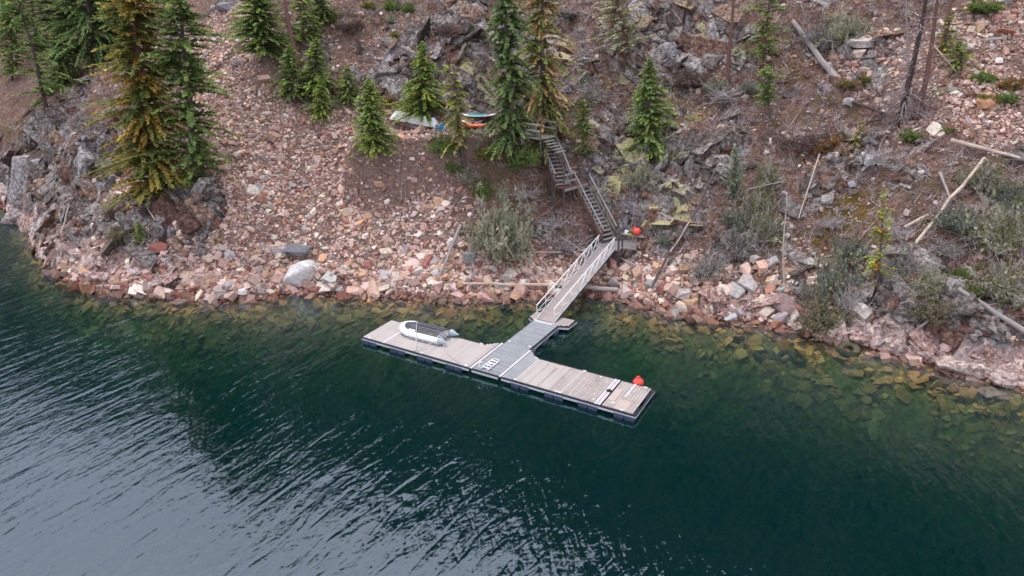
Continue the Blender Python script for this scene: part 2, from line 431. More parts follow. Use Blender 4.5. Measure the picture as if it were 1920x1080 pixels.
M['stair'] = woodmat('weathered_stair_wood', (.32, .30, .29), .25, objvar=.3, lichen=(.15, .12, .12), streak=.55)
M['stair_dark'] = woodmat('dark_stair_wood', (.10, .08, .078), .3, objvar=.3)
M['stair_red'] = woodmat('reddish_stair_wood', (.20, .095, .07), .3, objvar=.3)
M['ply'] = woodmat('plywood_patch', (.45, .37, .33), .1, objvar=.1, streak=.4, lichen=(.34, .27, .23))
M['log_grey'] = woodmat('driftwood', (.36, .32, .30), .3, objvar=.3, streak=.4)
M['log_pale'] = woodmat('peeled_log', (.55, .46, .38), .25, objvar=.2, lichen=(.24, .13, .09), streak=.7)
M['log_dark'] = woodmat('dark_bark', (.085, .062, .058), .35, objvar=.3, lichen=(.17, .13, .12), streak=.5)
M['bark'] = woodmat('bark', (.13, .10, .09), .35, objvar=.2, lichen=(.24, .21, .20), streak=.6)
M['bark_red'] = woodmat('red_bark', (.19, .095, .075), .35, objvar=.2, lichen=(.20, .16, .15), streak=.6)
M['twig'] = woodmat('twigs', (.27, .235, .23), .3, objvar=.1)
def colmat(name, rough=.9, trans=0, nscale=9, var=.35, spec=.15, objcol=False, bmp=.5):
    m_, t, b = newmat(name)
    if objcol: c = N(t, 'ShaderNodeObjectInfo').outputs['Color']
    else: c = N(t, 'ShaderNodeAttribute', attribute_name='col').outputs['Color']
    co = geopos(t)
    f = noise(t, nscale, 5, .7, co)
    c = mix(t, 1.0, c, ramp(t, f, [(.25, (1 - var,) * 3), (.72, (1 + var,) * 3)]), 'MULTIPLY')
    if bmp:
        g = noise(t, nscale * .45, 4, .7, co)
        c = mix(t, math_(t, 'MULTIPLY', ramp(t, g, [(.55, (0, 0, 0)), (.7, (1, 1, 1))]), .35), c, (.33, .32, .33))
        bump(t, b, noise(t, nscale * 2.2, 5, .7, co), bmp, .018)
    t.links.new(c, b.inputs['Base Color']); b.inputs['Roughness'].default_value = rough; b.inputs['Specular IOR Level'].default_value = spec
    if trans:
        o_ = t.nodes['Material Output']; tr = N(t, 'ShaderNodeBsdfTranslucent'); ms = N(t, 'ShaderNodeMixShader'); ms.inputs[0].default_value = trans
        t.links.new(c, tr.inputs[0]); t.links.new(b.outputs[0], ms.inputs[1]); t.links.new(tr.outputs[0], ms.inputs[2]); t.links.new(ms.outputs[0], o_.inputs[0])
    return m_
M['stone'] = colmat('stone', nscale=7)
M['boulder'] = colmat('boulder_stone', nscale=5, objcol=True, bmp=.8, var=.45)
M['foliage'] = colmat('foliage', trans=.38, nscale=1.5, var=.3, bmp=0)
M['twigcol'] = colmat('dry_twigs', nscale=3, var=.3, bmp=0)

def ground_mat():
    m_, t, b = newmat('hillside_ground'); co = geopos(t)
    A = lambda n: N(t, 'ShaderNodeAttribute', attribute_name=n).outputs['Fac']
    n1 = noise(t, .55, 6, .65, co); n2 = noise(t, 2.6, 6, .7, co); n3 = noise(t, 9, 5, .75, co); n4 = noise(t, 30, 4, .7, co)
    rockish = ramp(t, n3, [(.3, (.10, .08, .075)), (.5, (.30, .27, .26)), (.7, (.55, .52, .50))])
    soil = ramp(t, noise(t, 4.5, 8, .8, co), [(.34, (.055, .030, .021)), (.46, (.155, .085, .062)), (.56, (.27, .175, .135)), (.68, (.46, .36, .30))])
    soil = mix(t, ramp(t, n3, [(.55, (0, 0, 0)), (.7, (1, 1, 1))]), soil, (.28, .21, .18))
    soil = mix(t, math_(t, 'MULTIPLY', ramp(t, n1, [(.46, (0, 0, 0)), (.58, (1, 1, 1))]), .7), soil, ramp(t, n3, [(.3, (.05, .038, .025)), (.7, (.20, .155, .09))]))
    soil = mix(t, math_(t, 'MULTIPLY', ramp(t, noise(t, 1.1, 7, .8, co, .7), [(.55, (0, 0, 0)), (.62, (1, 1, 1))]), .8), soil, rockish)
    def mask(a, n, lo=.42, hi=.58, k=.9):
        v = math_(t, 'ADD', a, math_(t, 'MULTIPLY', math_(t, 'SUBTRACT', n, .5), k))
        mr = N(t, 'ShaderNodeMapRange', interpolation_type='SMOOTHSTEP'); t.links.new(v, mr.inputs[0])
        mr.inputs[1].default_value = lo; mr.inputs[2].default_value = hi; return mr.outputs[0]
    # scree gravel
    vo = N(t, 'ShaderNodeTexVoronoi'); vo.inputs['Scale'].default_value = 7; t.links.new(co, vo.inputs['Vector'])
    sc = N(t, 'ShaderNodeSeparateColor'); t.links.new(vo.outputs['Color'], sc.inputs[0])
    scree = ramp(t, sc.outputs[0], [(0, (.15, .085, .065)), (.3, (.32, .215, .175)), (.6, (.42, .31, .26)), (.85, (.24, .135, .105)), (1, (.50, .42, .37))])
    scree = mix(t, ramp(t, n4, [(.35, (1, 1, 1)), (.6, (0, 0, 0))]), scree, (.14, .085, .07))
    scree = mix(t, ramp(t, n1, [(.4, (0, 0, 0)), (.65, (.4, .4, .4))]), scree, (.27, .18, .145))
    c = mix(t, mask(A('scree'), n1, .22, .5, .7), soil, scree)
    # grey lichened rock
    nr = noise(t, 1.7, 8, .78, co, .6)
    rock = ramp(t, nr, [(.34, (.05, .042, .04)), (.44, (.13, .115, .115)), (.51, (.28, .265, .27)), (.58, (.42, .405, .41)), (.68, (.68, .66, .65))])
    rock = mix(t, ramp(t, noise(t, .8, 5, .7, co, .4), [(.48, (0, 0, 0)), (.6, (1, 1, 1))]), rock, ramp(t, n3, [(.3, (.13, .075, .06)), (.7, (.30, .20, .17))]))
    rk = mask(A('rock'), n2, .40, .52, 1.0)
    c = mix(t, rk, c, rock)
    # crevices and gentler ledges of the rock turn dark brown
    c = mix(t, math_(t, 'MULTIPLY', rk, mask(A('crev'), n3, .5, .75, .5)), c, (.06, .045, .035))
    c = mix(t, mask(A('ochre'), noise(t, 1.3, 7, .75, co, .8), .72, .85, 2.8), c, ramp(t, n3, [(.3, (.07, .05, .02)), (.55, (.17, .115, .03)), (.75, (.33, .19, .04))]))
    c = mix(t, mask(A('moss'), nr, .85, .95, 3.2), c, ramp(t, n3, [(.3, (.20, .17, .06)), (.5, (.36, .32, .13)), (.75, (.50, .46, .24))]))
    c = mix(t, mask(A('grassy'), n2, .4, .65, .8), c, ramp(t, n3, [(.3, (.15, .12, .07)), (.7, (.32, .26, .18))]))
    # bleached band left by the falling water level
    band = ramp(t, n3, [(.3, (.30, .19, .17)), (.5, (.50, .38, .34)), (.68, (.62, .53, .49))])
    band = mix(t, ramp(t, nr, [(.5, (0, 0, 0)), (.62, (1, 1, 1))]), band, (.30, .25, .25))
    zc = N(t, 'ShaderNodeSeparateXYZ'); t.links.new(co, zc.inputs[0]); Z = zc.outputs[2]
    def zmask(lo, hi, n, k):
        v = math_(t, 'ADD', Z, math_(t, 'MULTIPLY', math_(t, 'SUBTRACT', n, .5), k)); mr = N(t, 'ShaderNodeMapRange', interpolation_type='SMOOTHSTEP'); t.links.new(v, mr.inputs[0])
        mr.inputs[1].default_value = lo; mr.inputs[2].default_value = hi; return mr.outputs[0]
    c = mix(t, mask(A('band'), n2, .42, .58, .7), c, band)
    c = mix(t, zmask(.30, .10, n2, .7), c, ramp(t, n3, [(.35, (.045, .02, .016)), (.7, (.13, .06, .045))]))
    # algae on the drowned rock
    alg = ramp(t, n2, [(.3, (.20, .145, .045)), (.5, (.46, .35, .10)), (.66, (.66, .50, .17))])
    c = mix(t, zmask(.06, -.10, n2, .25), c, alg)
    c = mix(t, A('forest'), c, ramp(t, n2, [(.3, (.012, .016, .010)), (.6, (.03, .035, .018)), (.75, (.06, .05, .035))]))
    t.links.new(c, b.inputs['Base Color']); b.inputs['Roughness'].default_value = .92; b.inputs['Specular IOR Level'].default_value = .15
    hs = math_(t, 'ADD', math_(t, 'MULTIPLY', n3, .12), math_(t, 'ADD', math_(t, 'MULTIPLY', n4, .04), math_(t, 'MULTIPLY', nr, .35)))
    bump(t, b, hs, .9, .8)
    return m_
M['ground'] = ground_mat()

# ------------------------------------------------------------------ key points of the dock, gangway and stairs
DA = at(678.3, 632, ZD); DD = at(1191, 779, ZD); DB = at(734.2, 599.2, ZD); DC = at(1227.3, 729.3, ZD)
e1 = (DD - DA) + (DC - DB); e1 /= np.linalg.norm(e1); e2 = np.array([-e1[1], e1[0], 0.])
DL, DW = 17.03, 2.75
ANG = math.atan2(e1[1], e1[0])
def dk(u, v, z=0): return DA + e1 * u + e2 * v + np.array([0, 0, z])
def u_of(px, py): q = at(px, py, ZD) - DA; return float(q @ e1)
GZ0, GZ1 = ZD + .06, 2.28
gtop = dk(8.47, 16.6); gtop[2] = GZ1
PLc = gtop + e2 * .9 + e1 * .0                               # upper platform centre
s_bot = at(1143, 452, 2.32); s_bot = np.array([s_bot[0], s_bot[1], 2.32])
L1 = at(1086, 342, 6.0); L2 = at(1056, 350, 6.0); s_top = at(1022, 266, 8.6)
def seg_pull(a, b, rad, off):
    global H
    a = np.array(a); b = np.array(b); ab = (b - a)[:2]
    t = np.clip(((GX - a[0]) * ab[0] + (GY - a[1]) * ab[1]) / (ab @ ab + 1e-9), 0, 1)
    d = np.hypot(GX - a[0] - t * ab[0], GY - a[1] - t * ab[1]); w_ = sstep(rad * 1.7, rad * .7, d)
    zt = a[2] + (b[2] - a[2]) * t - off
    H = np.where(H > zt, H * (1 - w_) + zt * w_, H)
seg_pull(gtop - e2 * 2, gtop + e2 * 1.2, 1.5, 1.1)
seg_pull(s_bot, L1, 1.2, .8); seg_pull(L1, L2, 1.2, .9); seg_pull(L2, s_top, 1.2, .75)
deckc = at(968, 250, 9.45)

# surface attributes
gyy, gxx = np.gradient(H, ys, xs)
crev = rockm * (sstep(.14, 0, e1_) + .8 * sstep(.14, 0, e2_)) * .8 + sstep(.9, .3, np.hypot(gxx, gyy)) * .3 * rockm
hz = H + .45 * fbm(GX / 2.5, GY / 2.5, 3, 15)
band = sstep(2.3, 1.0, hz) * (S > -.5) * np.clip(.45 + .6 * rockm, 0, 1)
wet = sstep(.26, .02, H + .1 * fbm(GX, GY, 2, 8)) * (S > -1)
under = sstep(.02, -.12, H)
forest = sstep(19.5, 26, H + 2 * fbm(GX / 6, GY / 6, 3, 17)) 
def terrain_mesh():
    ny, nx = GX.shape
    V = np.stack([GX, GY, H], -1).reshape(-1, 3)
    j, i = np.mgrid[0:ny - 1, 0:nx - 1]; a = (j * nx + i).ravel()
    Fq = np.stack([a, a + 1, a + nx + 1, a + nx], 1)
    at_ = dict(scree=SCREE * land, rock=np.where(S < 0, 0, ROCK), moss=MOSS, ochre=OCHRE, grassy=GRASS, crev=crev, band=band, wet=wet, under=under, forest=forest)
    me = np_mesh('hillside', V, Fq, M['ground'], smooth=False, attrs={k: v.ravel() for k, v in at_.items()})
    return me
hill = link('hillside', terrain_mesh()); tag(hill, kind='structure')

# ------------------------------------------------------------------ water
def water_mat():
    m_, t, b = newmat('lake_water'); t.nodes.remove(b); o_ = t.nodes['Material Output']; co = geopos(t)
    def waves(ang, sx, sy, det, rough, dist=.0):
        mp = N(t, 'ShaderNodeMapping'); mp.inputs['Rotation'].default_value = (0, 0, -R(ang)); mp.inputs['Scale'].default_value = (sx, sy, 1)
        mp2 = mp; t.links.new(co, mp.inputs['Vector'])
        return noise(t, 1.0, det, rough, mp.outputs[0], dist)
    # mapping rotates first by the inverse angle: x along the crest, y across
    def rot(ang):
        v = N(t, 'ShaderNodeVectorRotate', rotation_type='Z_AXIS'); t.links.new(co, v.inputs[0]); v.inputs['Angle'].default_value = -R(ang)
        return v.outputs[0]
    def wn(ang, along, across, det, rough, dist=0):
        mp = N(t, 'ShaderNodeMapping', vector_type='POINT'); mp.inputs['Scale'].default_value = (1 / along, 1 / across, 1)
        t.links.new(rot(ang), mp.inputs['Vector']); return noise(t, 1.0, det, rough, mp.outputs[0], dist)
    h = math_(t, 'MULTIPLY', wn(60, 2.4, .60, 2, .5, .8), .062)
    h = math_(t, 'ADD', h, math_(t, 'MULTIPLY', wn(92, 1.3, .36, 2, .5, .6), .028))
    h = math_(t, 'ADD', h, math_(t, 'MULTIPLY', wn(30, .36, .20, 2, .5, .4), .011))
    # gusts: the wind roughens some reaches more than others, the lee of the shore least
    gust = N(t, 'ShaderNodeMapRange', interpolation_type='SMOOTHSTEP'); t.links.new(noise(t, .07, 3, .5, co), gust.inputs[0])
    gust.inputs[1].default_value = .38; gust.inputs[2].default_value = .62; gust.inputs[3].default_value = .65; gust.inputs[4].default_value = 1.15
    h = math_(t, 'MULTIPLY', h, gust.outputs[0])
    bp = N(t, 'ShaderNodeBump'); bp.inputs['Strength'].default_value = 1; bp.inputs['Distance'].default_value = 1.0; t.links.new(h, bp.inputs['Height'])
    fr = N(t, 'ShaderNodeFresnel'); fr.inputs['IOR'].default_value = 2.05; t.links.new(bp.outputs[0], fr.inputs['Normal'])
    gl = N(t, 'ShaderNodeBsdfGlossy'); gl.inputs['Roughness'].default_value = .03; gl.inputs['Color'].default_value = (.80, .90, 1, 1); t.links.new(bp.outputs[0], gl.inputs['Normal'])
    tr = N(t, 'ShaderNodeBsdfTransparent'); tr.inputs[0].default_value = (1, 1, 1, 1)
    df = N(t, 'ShaderNodeBsdfDiffuse'); df.inputs[0].default_value = (.0, .26, .28, 1)
    m1 = N(t, 'ShaderNodeMixShader'); m1.inputs[0].default_value = .042
    t.links.new(tr.outputs[0], m1.inputs[1]); t.links.new(df.outputs[0], m1.inputs[2])
    m2 = N(t, 'ShaderNodeMixShader'); t.links.new(fr.outputs[0], m2.inputs[0]); t.links.new(m1.outputs[0], m2.inputs[1]); t.links.new(gl.outputs[0], m2.inputs[2])
    t.links.new(m2.outputs[0], o_.inputs['Surface'])
    va = N(t, 'ShaderNodeVolumeAbsorption'); va.inputs['Color'].default_value = (1 - .40, 1 - .225, 1 - .26, 1); va.inputs['Density'].default_value = 1
    t.links.new(va.outputs[0], o_.inputs['Volume'])
    return m_
wb = MB().box((0, 60, -10), (1000, 420, 20)); water = wb.build('water', water_mat()); tag(water, kind='structure')

# ------------------------------------------------------------------ floating dock
def frame_local(o):      # parts of the dock are modelled in dock coordinates (u, v, z above deck)
    return o
dock = empty('floating_dock', DA, 'long T shaped floating dock with tan and grey decking on navy plastic floats', 'dock'); dock.rotation_euler = (0, 0, ANG)
_board = {}
def board(parent, x, y, lx, ly, mat, z=0, th=.035, name='plank', rz=0):
    k = (round(lx, 2), round(ly, 2), mat, th)
    if k not in _board: _board[k] = MB().box((0, 0, 0), (lx, ly, th)).mesh(name, M[mat])
    o = link(name, _board[k], parent); o.location = (x, y, z - th / 2 + random.uniform(-.003, .003)); o.rotation_euler = (0, 0, rz + random.uniform(-.002, .002))
    return o
pitch = .145
nL = int(7.55 / pitch)
for i in range(nL):                                            # near the walkway the boards run on into the gusset
    u = .09 + i * (7.5 / nL) + .02
    if abs(u - 1.55) < .08: continue
    v1 = DW - .06
    if u > 6.95: v1 = 2.75 + (u - 6.95) * .95
    board(dock, u, (v1 + .05) / 2 + .01, .130, round(v1 - .05, 1), 'deck_tan')
MB().box((1.56, DW / 2, -.012), (.16, DW - .1, .03)).build('cover_strip', M['strip'], dock)
for i in range(int(7.3 / pitch)):
    u = 9.68 + i * pitch + .02
    if 14.86 < u < 15.22: continue
    v1 = DW - .06
    if u < 10.2: v1 = 3.3 - (u - 9.6) * .85
    mt = 'deck_grey' if u < 10.35 else ('deck_tan' if (u < 11.0 or (u < 13.2 and random.random() < .5)) else 'deck_worn')
    board(dock, u, (v1 + .05) / 2 + .01, .130, round(v1 - .05, 1), mt)
n = 0
v = .06
while v < 6.9:                                                 # the walkway boards lie across it
    board(dock, 8.6, v + .06, 1.62, .108, 'deck_grey'); v += .128
for u in (7.68, 9.52):
    MB().box((u, 1.68, -.006), (.15, 3.34, .028)).build('cover_strip', M['strip'], dock)
MB().box((14.95, DW / 2, -.010), (.16, DW - .08, .03)).build('cover_strip', M['strip'], dock)
MB().box((15.13, DW / 2, -.010), (.15, DW - .08, .03)).build('cover_strip', M['strip'], dock)
MB().box((16.02, 2.0, .004), (.11, 1.45, .02)).build('cover_strip', M['strip'], dock)
MB().box((15.52, 1.25, .006), (.36, 1.15, .016)).build('patch_board', M['ply'], dock)
MB().box((16.18, .55, .006), (.62, .95, .016)).build('patch_board', M['ply'], dock)
MB().box((11.8, 2.4, .006), (.5, .3, .014)).build('patch_board', M['ply'], dock)
MB().lathe([(0, .022), (.13, .022), (.15, .015), (.15, .0)], 18, (15.09, 1.46, 0)).build('round_hatch', M['black'], dock)
MB().lathe([(0, .012), (.13, .012), (.15, .0)], 16, (9.2, .35, 0)).build('round_hatch', M['steel'], dock)
# gangway landing pad with its two wings
pad = [(7.25, 8.15), (7.30, 7.25), (7.78, 6.95), (9.5, 6.95), (10.02, 7.16), (10.08, 8.15)]
v = 6.98
while v < 8.1:
    lo = 7.78 - (v - 6.95) * 1.6 if v < 7.25 else 7.3; hi = 9.5 + (v - 6.95) * 2.2 if v < 7.18 else 10.03
    board(dock, (lo + hi) / 2, v + .06, round(hi - lo - .03, 1), .115, 'deck_worn'); v += .128
MB().box((8.47, 7.0, .02), (1.5, .10, .03)).build('cover_strip', M['strip'], dock)
def rail_run(pts, name='fascia'):
    """extruded side rail with a black rubber edge"""
    a = MB(); b = MB()
    for p, q in zip(pts[:-1], pts[1:]):
        a.bar((p[0], p[1], -.135), (q[0], q[1], -.135), .05, .13)
        b.bar((p[0], p[1], -.035), (q[0], q[1], -.035), .065, .065)
    f_ = a.build(name, M['alu'], dock); b.build('rubber_edge', M['rubber'], f_)
rail_run([(0, 0), (7.58, 0)]); rail_run([(7.76, 0), (9.42, 0)]); rail_run([(9.62, 0), (DL, 0)]); rail_run([(0, DW), (6.95, DW), (7.6, 3.33)]); rail_run([(0, .03), (0, DW - .03)])
rail_run([(DL, .03), (DL, DW - .03)]); rail_run([(10.22, DW), (DL, DW)]); rail_run([(9.6, 3.33), (10.22, DW)])
rail_run([(7.78, 3.4), (7.78, 6.93), (7.27, 7.25), (7.22, 8.2), (10.12, 8.2), (10.07, 7.13), (9.48, 6.9), (9.48, 3.4)])
und = MB()
for u0_, u1_, v0_, v1_ in ((.05, 7.6, .05, 2.7), (9.62, 16.98, .05, 2.7), (7.82, 9.45, .05, 6.9), (7.35, 9.98, 7.28, 8.15)):
    k = u0_ + .3
    und.box(((u0_ + u1_) / 2, v0_ + .12, -.14), (u1_ - u0_, .06, .16)); und.box(((u0_ + u1_) / 2, v1_ - .12, -.14), (u1_ - u0_, .06, .16))
    while k < u1_: und.box((k, (v0_ + v1_) / 2, -.12), (.05, v1_ - v0_ - .32, .12)); k += .6
und.build('joists', M['stair_dark'], dock)
tubm = MB().box((0, 0, 0), (.50, .9, .44), taper=.9)
tubm.box((0, 0, .235), (.54, .94, .04)); tubm = tubm.mesh('float', M['tub'])
def tub(u, v, rz=0):
    o = link('float', tubm, dock); o.location = (u, v, -.40); o.rotation_euler = (0, 0, rz)
for px, py in ((681, 633), (731, 647), (782, 661), (836, 676), (958, 711), (1021, 729), (1084, 747), (1150, 766)):
    u = u_of(px, py) + .28
    if px == 681: u = .3
    if px == 1150: u = DL - .82
    for du in (0, .54):
        tub(u + du, .40); tub(u + du, DW - .42)
for v in (1.9, 3.6, 5.1, 6.5): tub(8.1, v, R(90)); tub(9.15, v, R(90))
for u in (7.7, 8.6, 9.6): tub(u, 7.7)
cl = MB().box((0, 0, .015), (.16, .07, .03)).bar((-.11, 0, .05), (.11, 0, .05), .025, .025).mesh('cleat', M['whitepl'])
for u, v in ((.55, .09), (4.35, .09), (7.35, .1), (10.4, .12), (12.8, .09), (16.3, .1), (.9, 2.66), (6.7, 2.66), (10.3, 2.66), (13.2, 2.66), (16.6, 2.62), (9.3, 3.7), (7.95, 3.7), (13.0, .09), (4.9, 2.3), (15.7, .5)):
    o = link('cleat', cl, dock); o.location = (u, v, 0)
# swim ladder folded up on the deck
lad = MB()
for u in (8.22, 8.74):
    lad.tube([(u, .02, -.02), (u, .03, .28), (u + .01, .10, .42), (u + .02, .24, .44), (u + .03, .36, .36), (u + .03, .40, .2), (u + .03, .40, .0)], .028, 8)
ladd = lad.build('swim_ladder', M['whitepl'], dock, True); tag(ladd, 'pale tubular swim ladder folded back onto the grey deck')
lr = MB(); lr.tube([(8.26, .12, .10), (8.26, 1.3, .07), (8.36, 1.42, .07), (8.62, 1.42, .07), (8.70, 1.3, .07), (8.70, .12, .10)], .026, 8); lr.build('ladder_rail', M['whitepl'], ladd, True)
for v in (.35, .62, .9, 1.17): MB().box((8.48, v, .085), (.42, .085, .03)).build('rung', M['whitepl'], ladd)
# bird droppings and weed on the outer end stay flat on the boards
dr = MB()
for i in range(26):
    u = random.uniform(13.5, 16.9); v_ = random.uniform(.1, 2.6); s_ = random.uniform(.015, .05)
    if abs(u - 15.05) < .3: continue
    dr.prism([(u + s_ * math.cos(a) * random.uniform(.6, 1.4), v_ + s_ * math.sin(a)) for a in np.linspace(0, 5.3, 6)], .006, .010)
tag(dr.build('bird_droppings', M['whitepl'], dock), kind='stuff')

# ------------------------------------------------------------------ dinghy upside down, lashed on deck
dg = empty('inflatable_dinghy', dk(3.05, 1.98), 'white inflatable dinghy lying hull up with dark bottom, roped down on the dock', 'dinghy'); dg.rotation_euler = (0, 0, ANG + R(1.5))
def dpath(t):            # t in 0..1 : port stern -> bow -> starboard stern, local x towards the stern
    Lh, hw = 1.55, .60
    if t < .36: return (Lh - t / .36 * 1.95, -hw, .24)
    if t > .64: return (Lh - (1 - t) / .36 * 1.95, hw, .24)
    a = (t - .36) / .28 * math.pi
    return (-.40 - 1.0 * math.sin(a) ** .8, -hw * math.cos(a), .24 + .12 * math.sin(a))
tp = [dpath(t) for t in np.linspace(0, 1, 40)]
MB().tube([(a_, b_, c_ - .03) for a_, b_, c_ in tp], .20, 14).build('tube', M['white_tube'], dg, True)
for s_ in (-1, 1):
    c_ = MB(); c_.tube([(1.55, s_ * .6, .24), (1.62, s_ * .6, .24), (1.85, s_ * .6, .24), (2.0, s_ * .6, .24), (2.04, s_ * .6, .24)], [.23, .225, .13, .05, .03], 14); c_.build('stern_cone', M['grey_tube'], dg, True)
    MB().tube([(2.03, s_ * .6, .24), (2.08, s_ * .6, .24)], .035, 8).build('cone_tip', M['whitepl'], dg, True)
    MB().tube([(x_, s_ * (.6 + .215), .20) for x_ in np.linspace(-.5, 1.5, 14)], .022, 6).build('rubbing_strake', M['grey_tube'], dg, True)
hv = []; hf = []
nx_, ny_ = 22, 9
for i in range(nx_):
    x_ = -1.22 + i / (nx_ - 1) * 2.72
    w_ = .68 if x_ > -.4 else .68 * math.sqrt(max(.0, 1 - ((x_ + .4) / .9) ** 2)) + .02
    for j in range(ny_):
        y_ = (j / (ny_ - 1) * 2 - 1)
        hv.append((x_, y_ * w_ * .93 + .08 * (w_ / .7), .43 + .15 * (1 - abs(y_) ** 1.5) - .03 * (i == nx_ - 1) + (.012 if j % 2 else -.012) - .04 * max(0, -x_ - .6)))
for i in range(nx_ - 1):
    for j in range(ny_ - 1):
        a = i * ny_ + j; hf.append((a, a + ny_, a + ny_ + 1, a + 1))
hm = MB(); hm.v = hv; hm.f = hf; hm.build('hull', M['hull'], dg)
for y_ in (-.24, 0, .24):
    hs_ = MB().tube([(x_, .10 + y_ * (1 if x_ > -.4 else .6), (.605 - abs(y_) * .14) - .04 * max(0, -x_ - .6)) for x_ in np.linspace(-.95, 1.45, 8)], .022, 6); hs_.build('keel_strip', M['hullstrip'], dg, True)
MB().box((1.42, 0, .28), (.07, 1.0, .36)).build('transom', M['whitepl'], dg)
MB().box((1.5, 0, .3), (.14, .3, .06)).build('drain_plate', M['grey_tube'], dg)
MB().prism([(-.62, -.6), (-.2, -.6), (-.2, -.46), (-.7, -.40)], .40, .475).build('patch', M['white_tube'], dg)
def rope_thing(pts, label, r_=.022, group=None):
    o = MB().tube(pts, r_, 5).build('rope', M['rope']); return tag(o, label, 'rope', group)
def dz(u, v, z): return tuple(dk(u, v, z))
def over(u0, v0, u1, v1, ou=0):
    # over the upturned hull from the front edge of the deck to the back
    p = []
    for t, z in ((0, .03), (.36, .30), (.42, .47), (.5, .56), (.64, .64), (.76, .60), (.88, .50), (.94, .34), (1, .03)):
        p.append(dz(u0 + (u1 - u0) * t + ou * t * (1 - t), v0 + (v1 - v0) * t, z))
    return p
rope_thing(over(3.9, .12, 2.1, 2.7), 'pale rope passing over the bow of the upturned dinghy')
rope_thing(over(3.95, .14, 4.5, 2.7, 1.4), 'pale rope passing over the stern half of the dinghy hull')
rope_thing([dz(4.85, 1.42, .3), dz(5.1, 1.2, .05), dz(5.6, .8, .03), dz(6.2, .45, .03), dz(6.9, .16, .04)], 'slack rope running from the dinghy stern across the deck boards')
rope_thing([dz(1.65, 2.3, .25), dz(1.3, 2.5, .05), dz(.9, 2.66, .05)], 'short dark bow line from the dinghy to the back cleat')
rope_thing([dz(2.6 + k * .12, 1.18 - .06 * math.sin(k * 1.7), .06 + .05 * abs(math.cos(k))) for k in range(14)], 'grab line sagging along the near tube of the dinghy', .012)

# ------------------------------------------------------------------ buoys
def buoy(loc, label, tilt, rs=.30):
    e = empty('mooring_buoy', loc, label, 'buoy')
    pr = [(0.001, -rs)] + [(rs * math.sin(a), -rs * math.cos(a)) for a in np.linspace(.15, 2.75, 18)] + [(.10, rs * .98), (.085, rs * 1.12), (.0, rs * 1.14)]
    b_ = MB().lathe(pr, 28).build('ball', M['buoy'], e, True); b_.rotation_euler = tilt
    y_ = MB().tube([(0.09 * math.cos(a), 0, rs * 1.13 + .08 * math.sin(a)) for a in np.linspace(0, math.pi, 8)], .03, 8).build('eye', M['buoy'], b_, True)
    return e
bp_ = at(1192, 712, .32); buoy(dk(16.05, 3.02, -.06), 'coral red buoy floating in the water behind the outer dock end', (R(6), R(-5), 0), .285)
bp2 = at(1182, 434, 3.15)

# ------------------------------------------------------------------ gangway
GW = .60
gang = empty('gangway', (0, 0, 0), 'aluminium gangway with white handrails sloping from dock up to shore', 'gangway')
g0 = dk(8.47, 7.05); g0[2] = GZ0; g1 = gtop.copy(); gl_ = np.linalg.norm(g1 - g0); gd = (g1 - g0) / gl_
def gp(t, s_, z): return tuple(g0 + gd * t + e1 * s_ + np.array([0, 0, z]))
pitch_g = .135; ng = int((gl_ - .1) / pitch_g)
gm = MB().box((0, 0, 0), (GW * 2 - .08, pitch_g - .012, .03)).mesh('plank', M['deck_gang'])
gM = Matrix((Vector(e1), Vector(gd), Vector(np.cross(e1, gd)))).transposed().to_4x4()
for i in range(ng):
    o = link('plank', gm, gang); Mx = gM.copy(); c_ = gp(.08 + i * pitch_g, 0, 0); Mx.translation = Vector(c_); o.matrix_world = Mx
for s_ in (-1, 1):
    MB().bar(gp(0, s_ * GW, -.06), gp(gl_, s_ * GW, -.06), .05, .13).build('side_beam', M['alu'], gang)
    MB().bar(gp(0, s_ * (GW + .03), -.11), gp(gl_, s_ * (GW + .03), -.11), .03, .05).build('rubber_strip', M['rubber'], gang)
    hr = .86
    MB().tube([gp(.12, s_ * GW, hr - .02), gp(.2, s_ * GW, hr), gp(gl_ - .15, s_ * GW, hr), gp(gl_, s_ * GW, hr - .03)], .034, 8).build('handrail', M['alu_white'], gang, True)
    npst = 9
    for i in range(npst):
        t = .14 + i * (gl_ - .3) / (npst - 1)
        MB().tube([gp(t, s_ * GW, -.03), gp(t, s_ * GW, hr)], .022, 6).build('post', M['alu_white'], gang, True)
        if i < npst - 1:
            t2 = .14 + (i + 1) * (gl_ - .3) / (npst - 1)
            MB().tube([gp(t, s_ * GW, 0.0) if i >= 3 else gp(t, s_ * GW, hr * .5), gp(t2, s_ * GW, hr) if i >= 3 else gp(t2, s_ * GW, 0.02)], .027 if i >= 3 else .018, 6).build('brace', M['alu_white'], gang, True)
    if s_ < 0: MB().tube([gp(.14, s_ * GW, hr * .5), gp(gl_ * .38, s_ * GW, hr * .5)], .016, 6).build('mid_rail', M['alu_white'], gang, True)
MB().bar(gp(-.14, -GW, -.02), gp(-.14, GW, -.02), .25, .02, (0, 0, 1)).build('ramp_plate', M['alu'], gang)

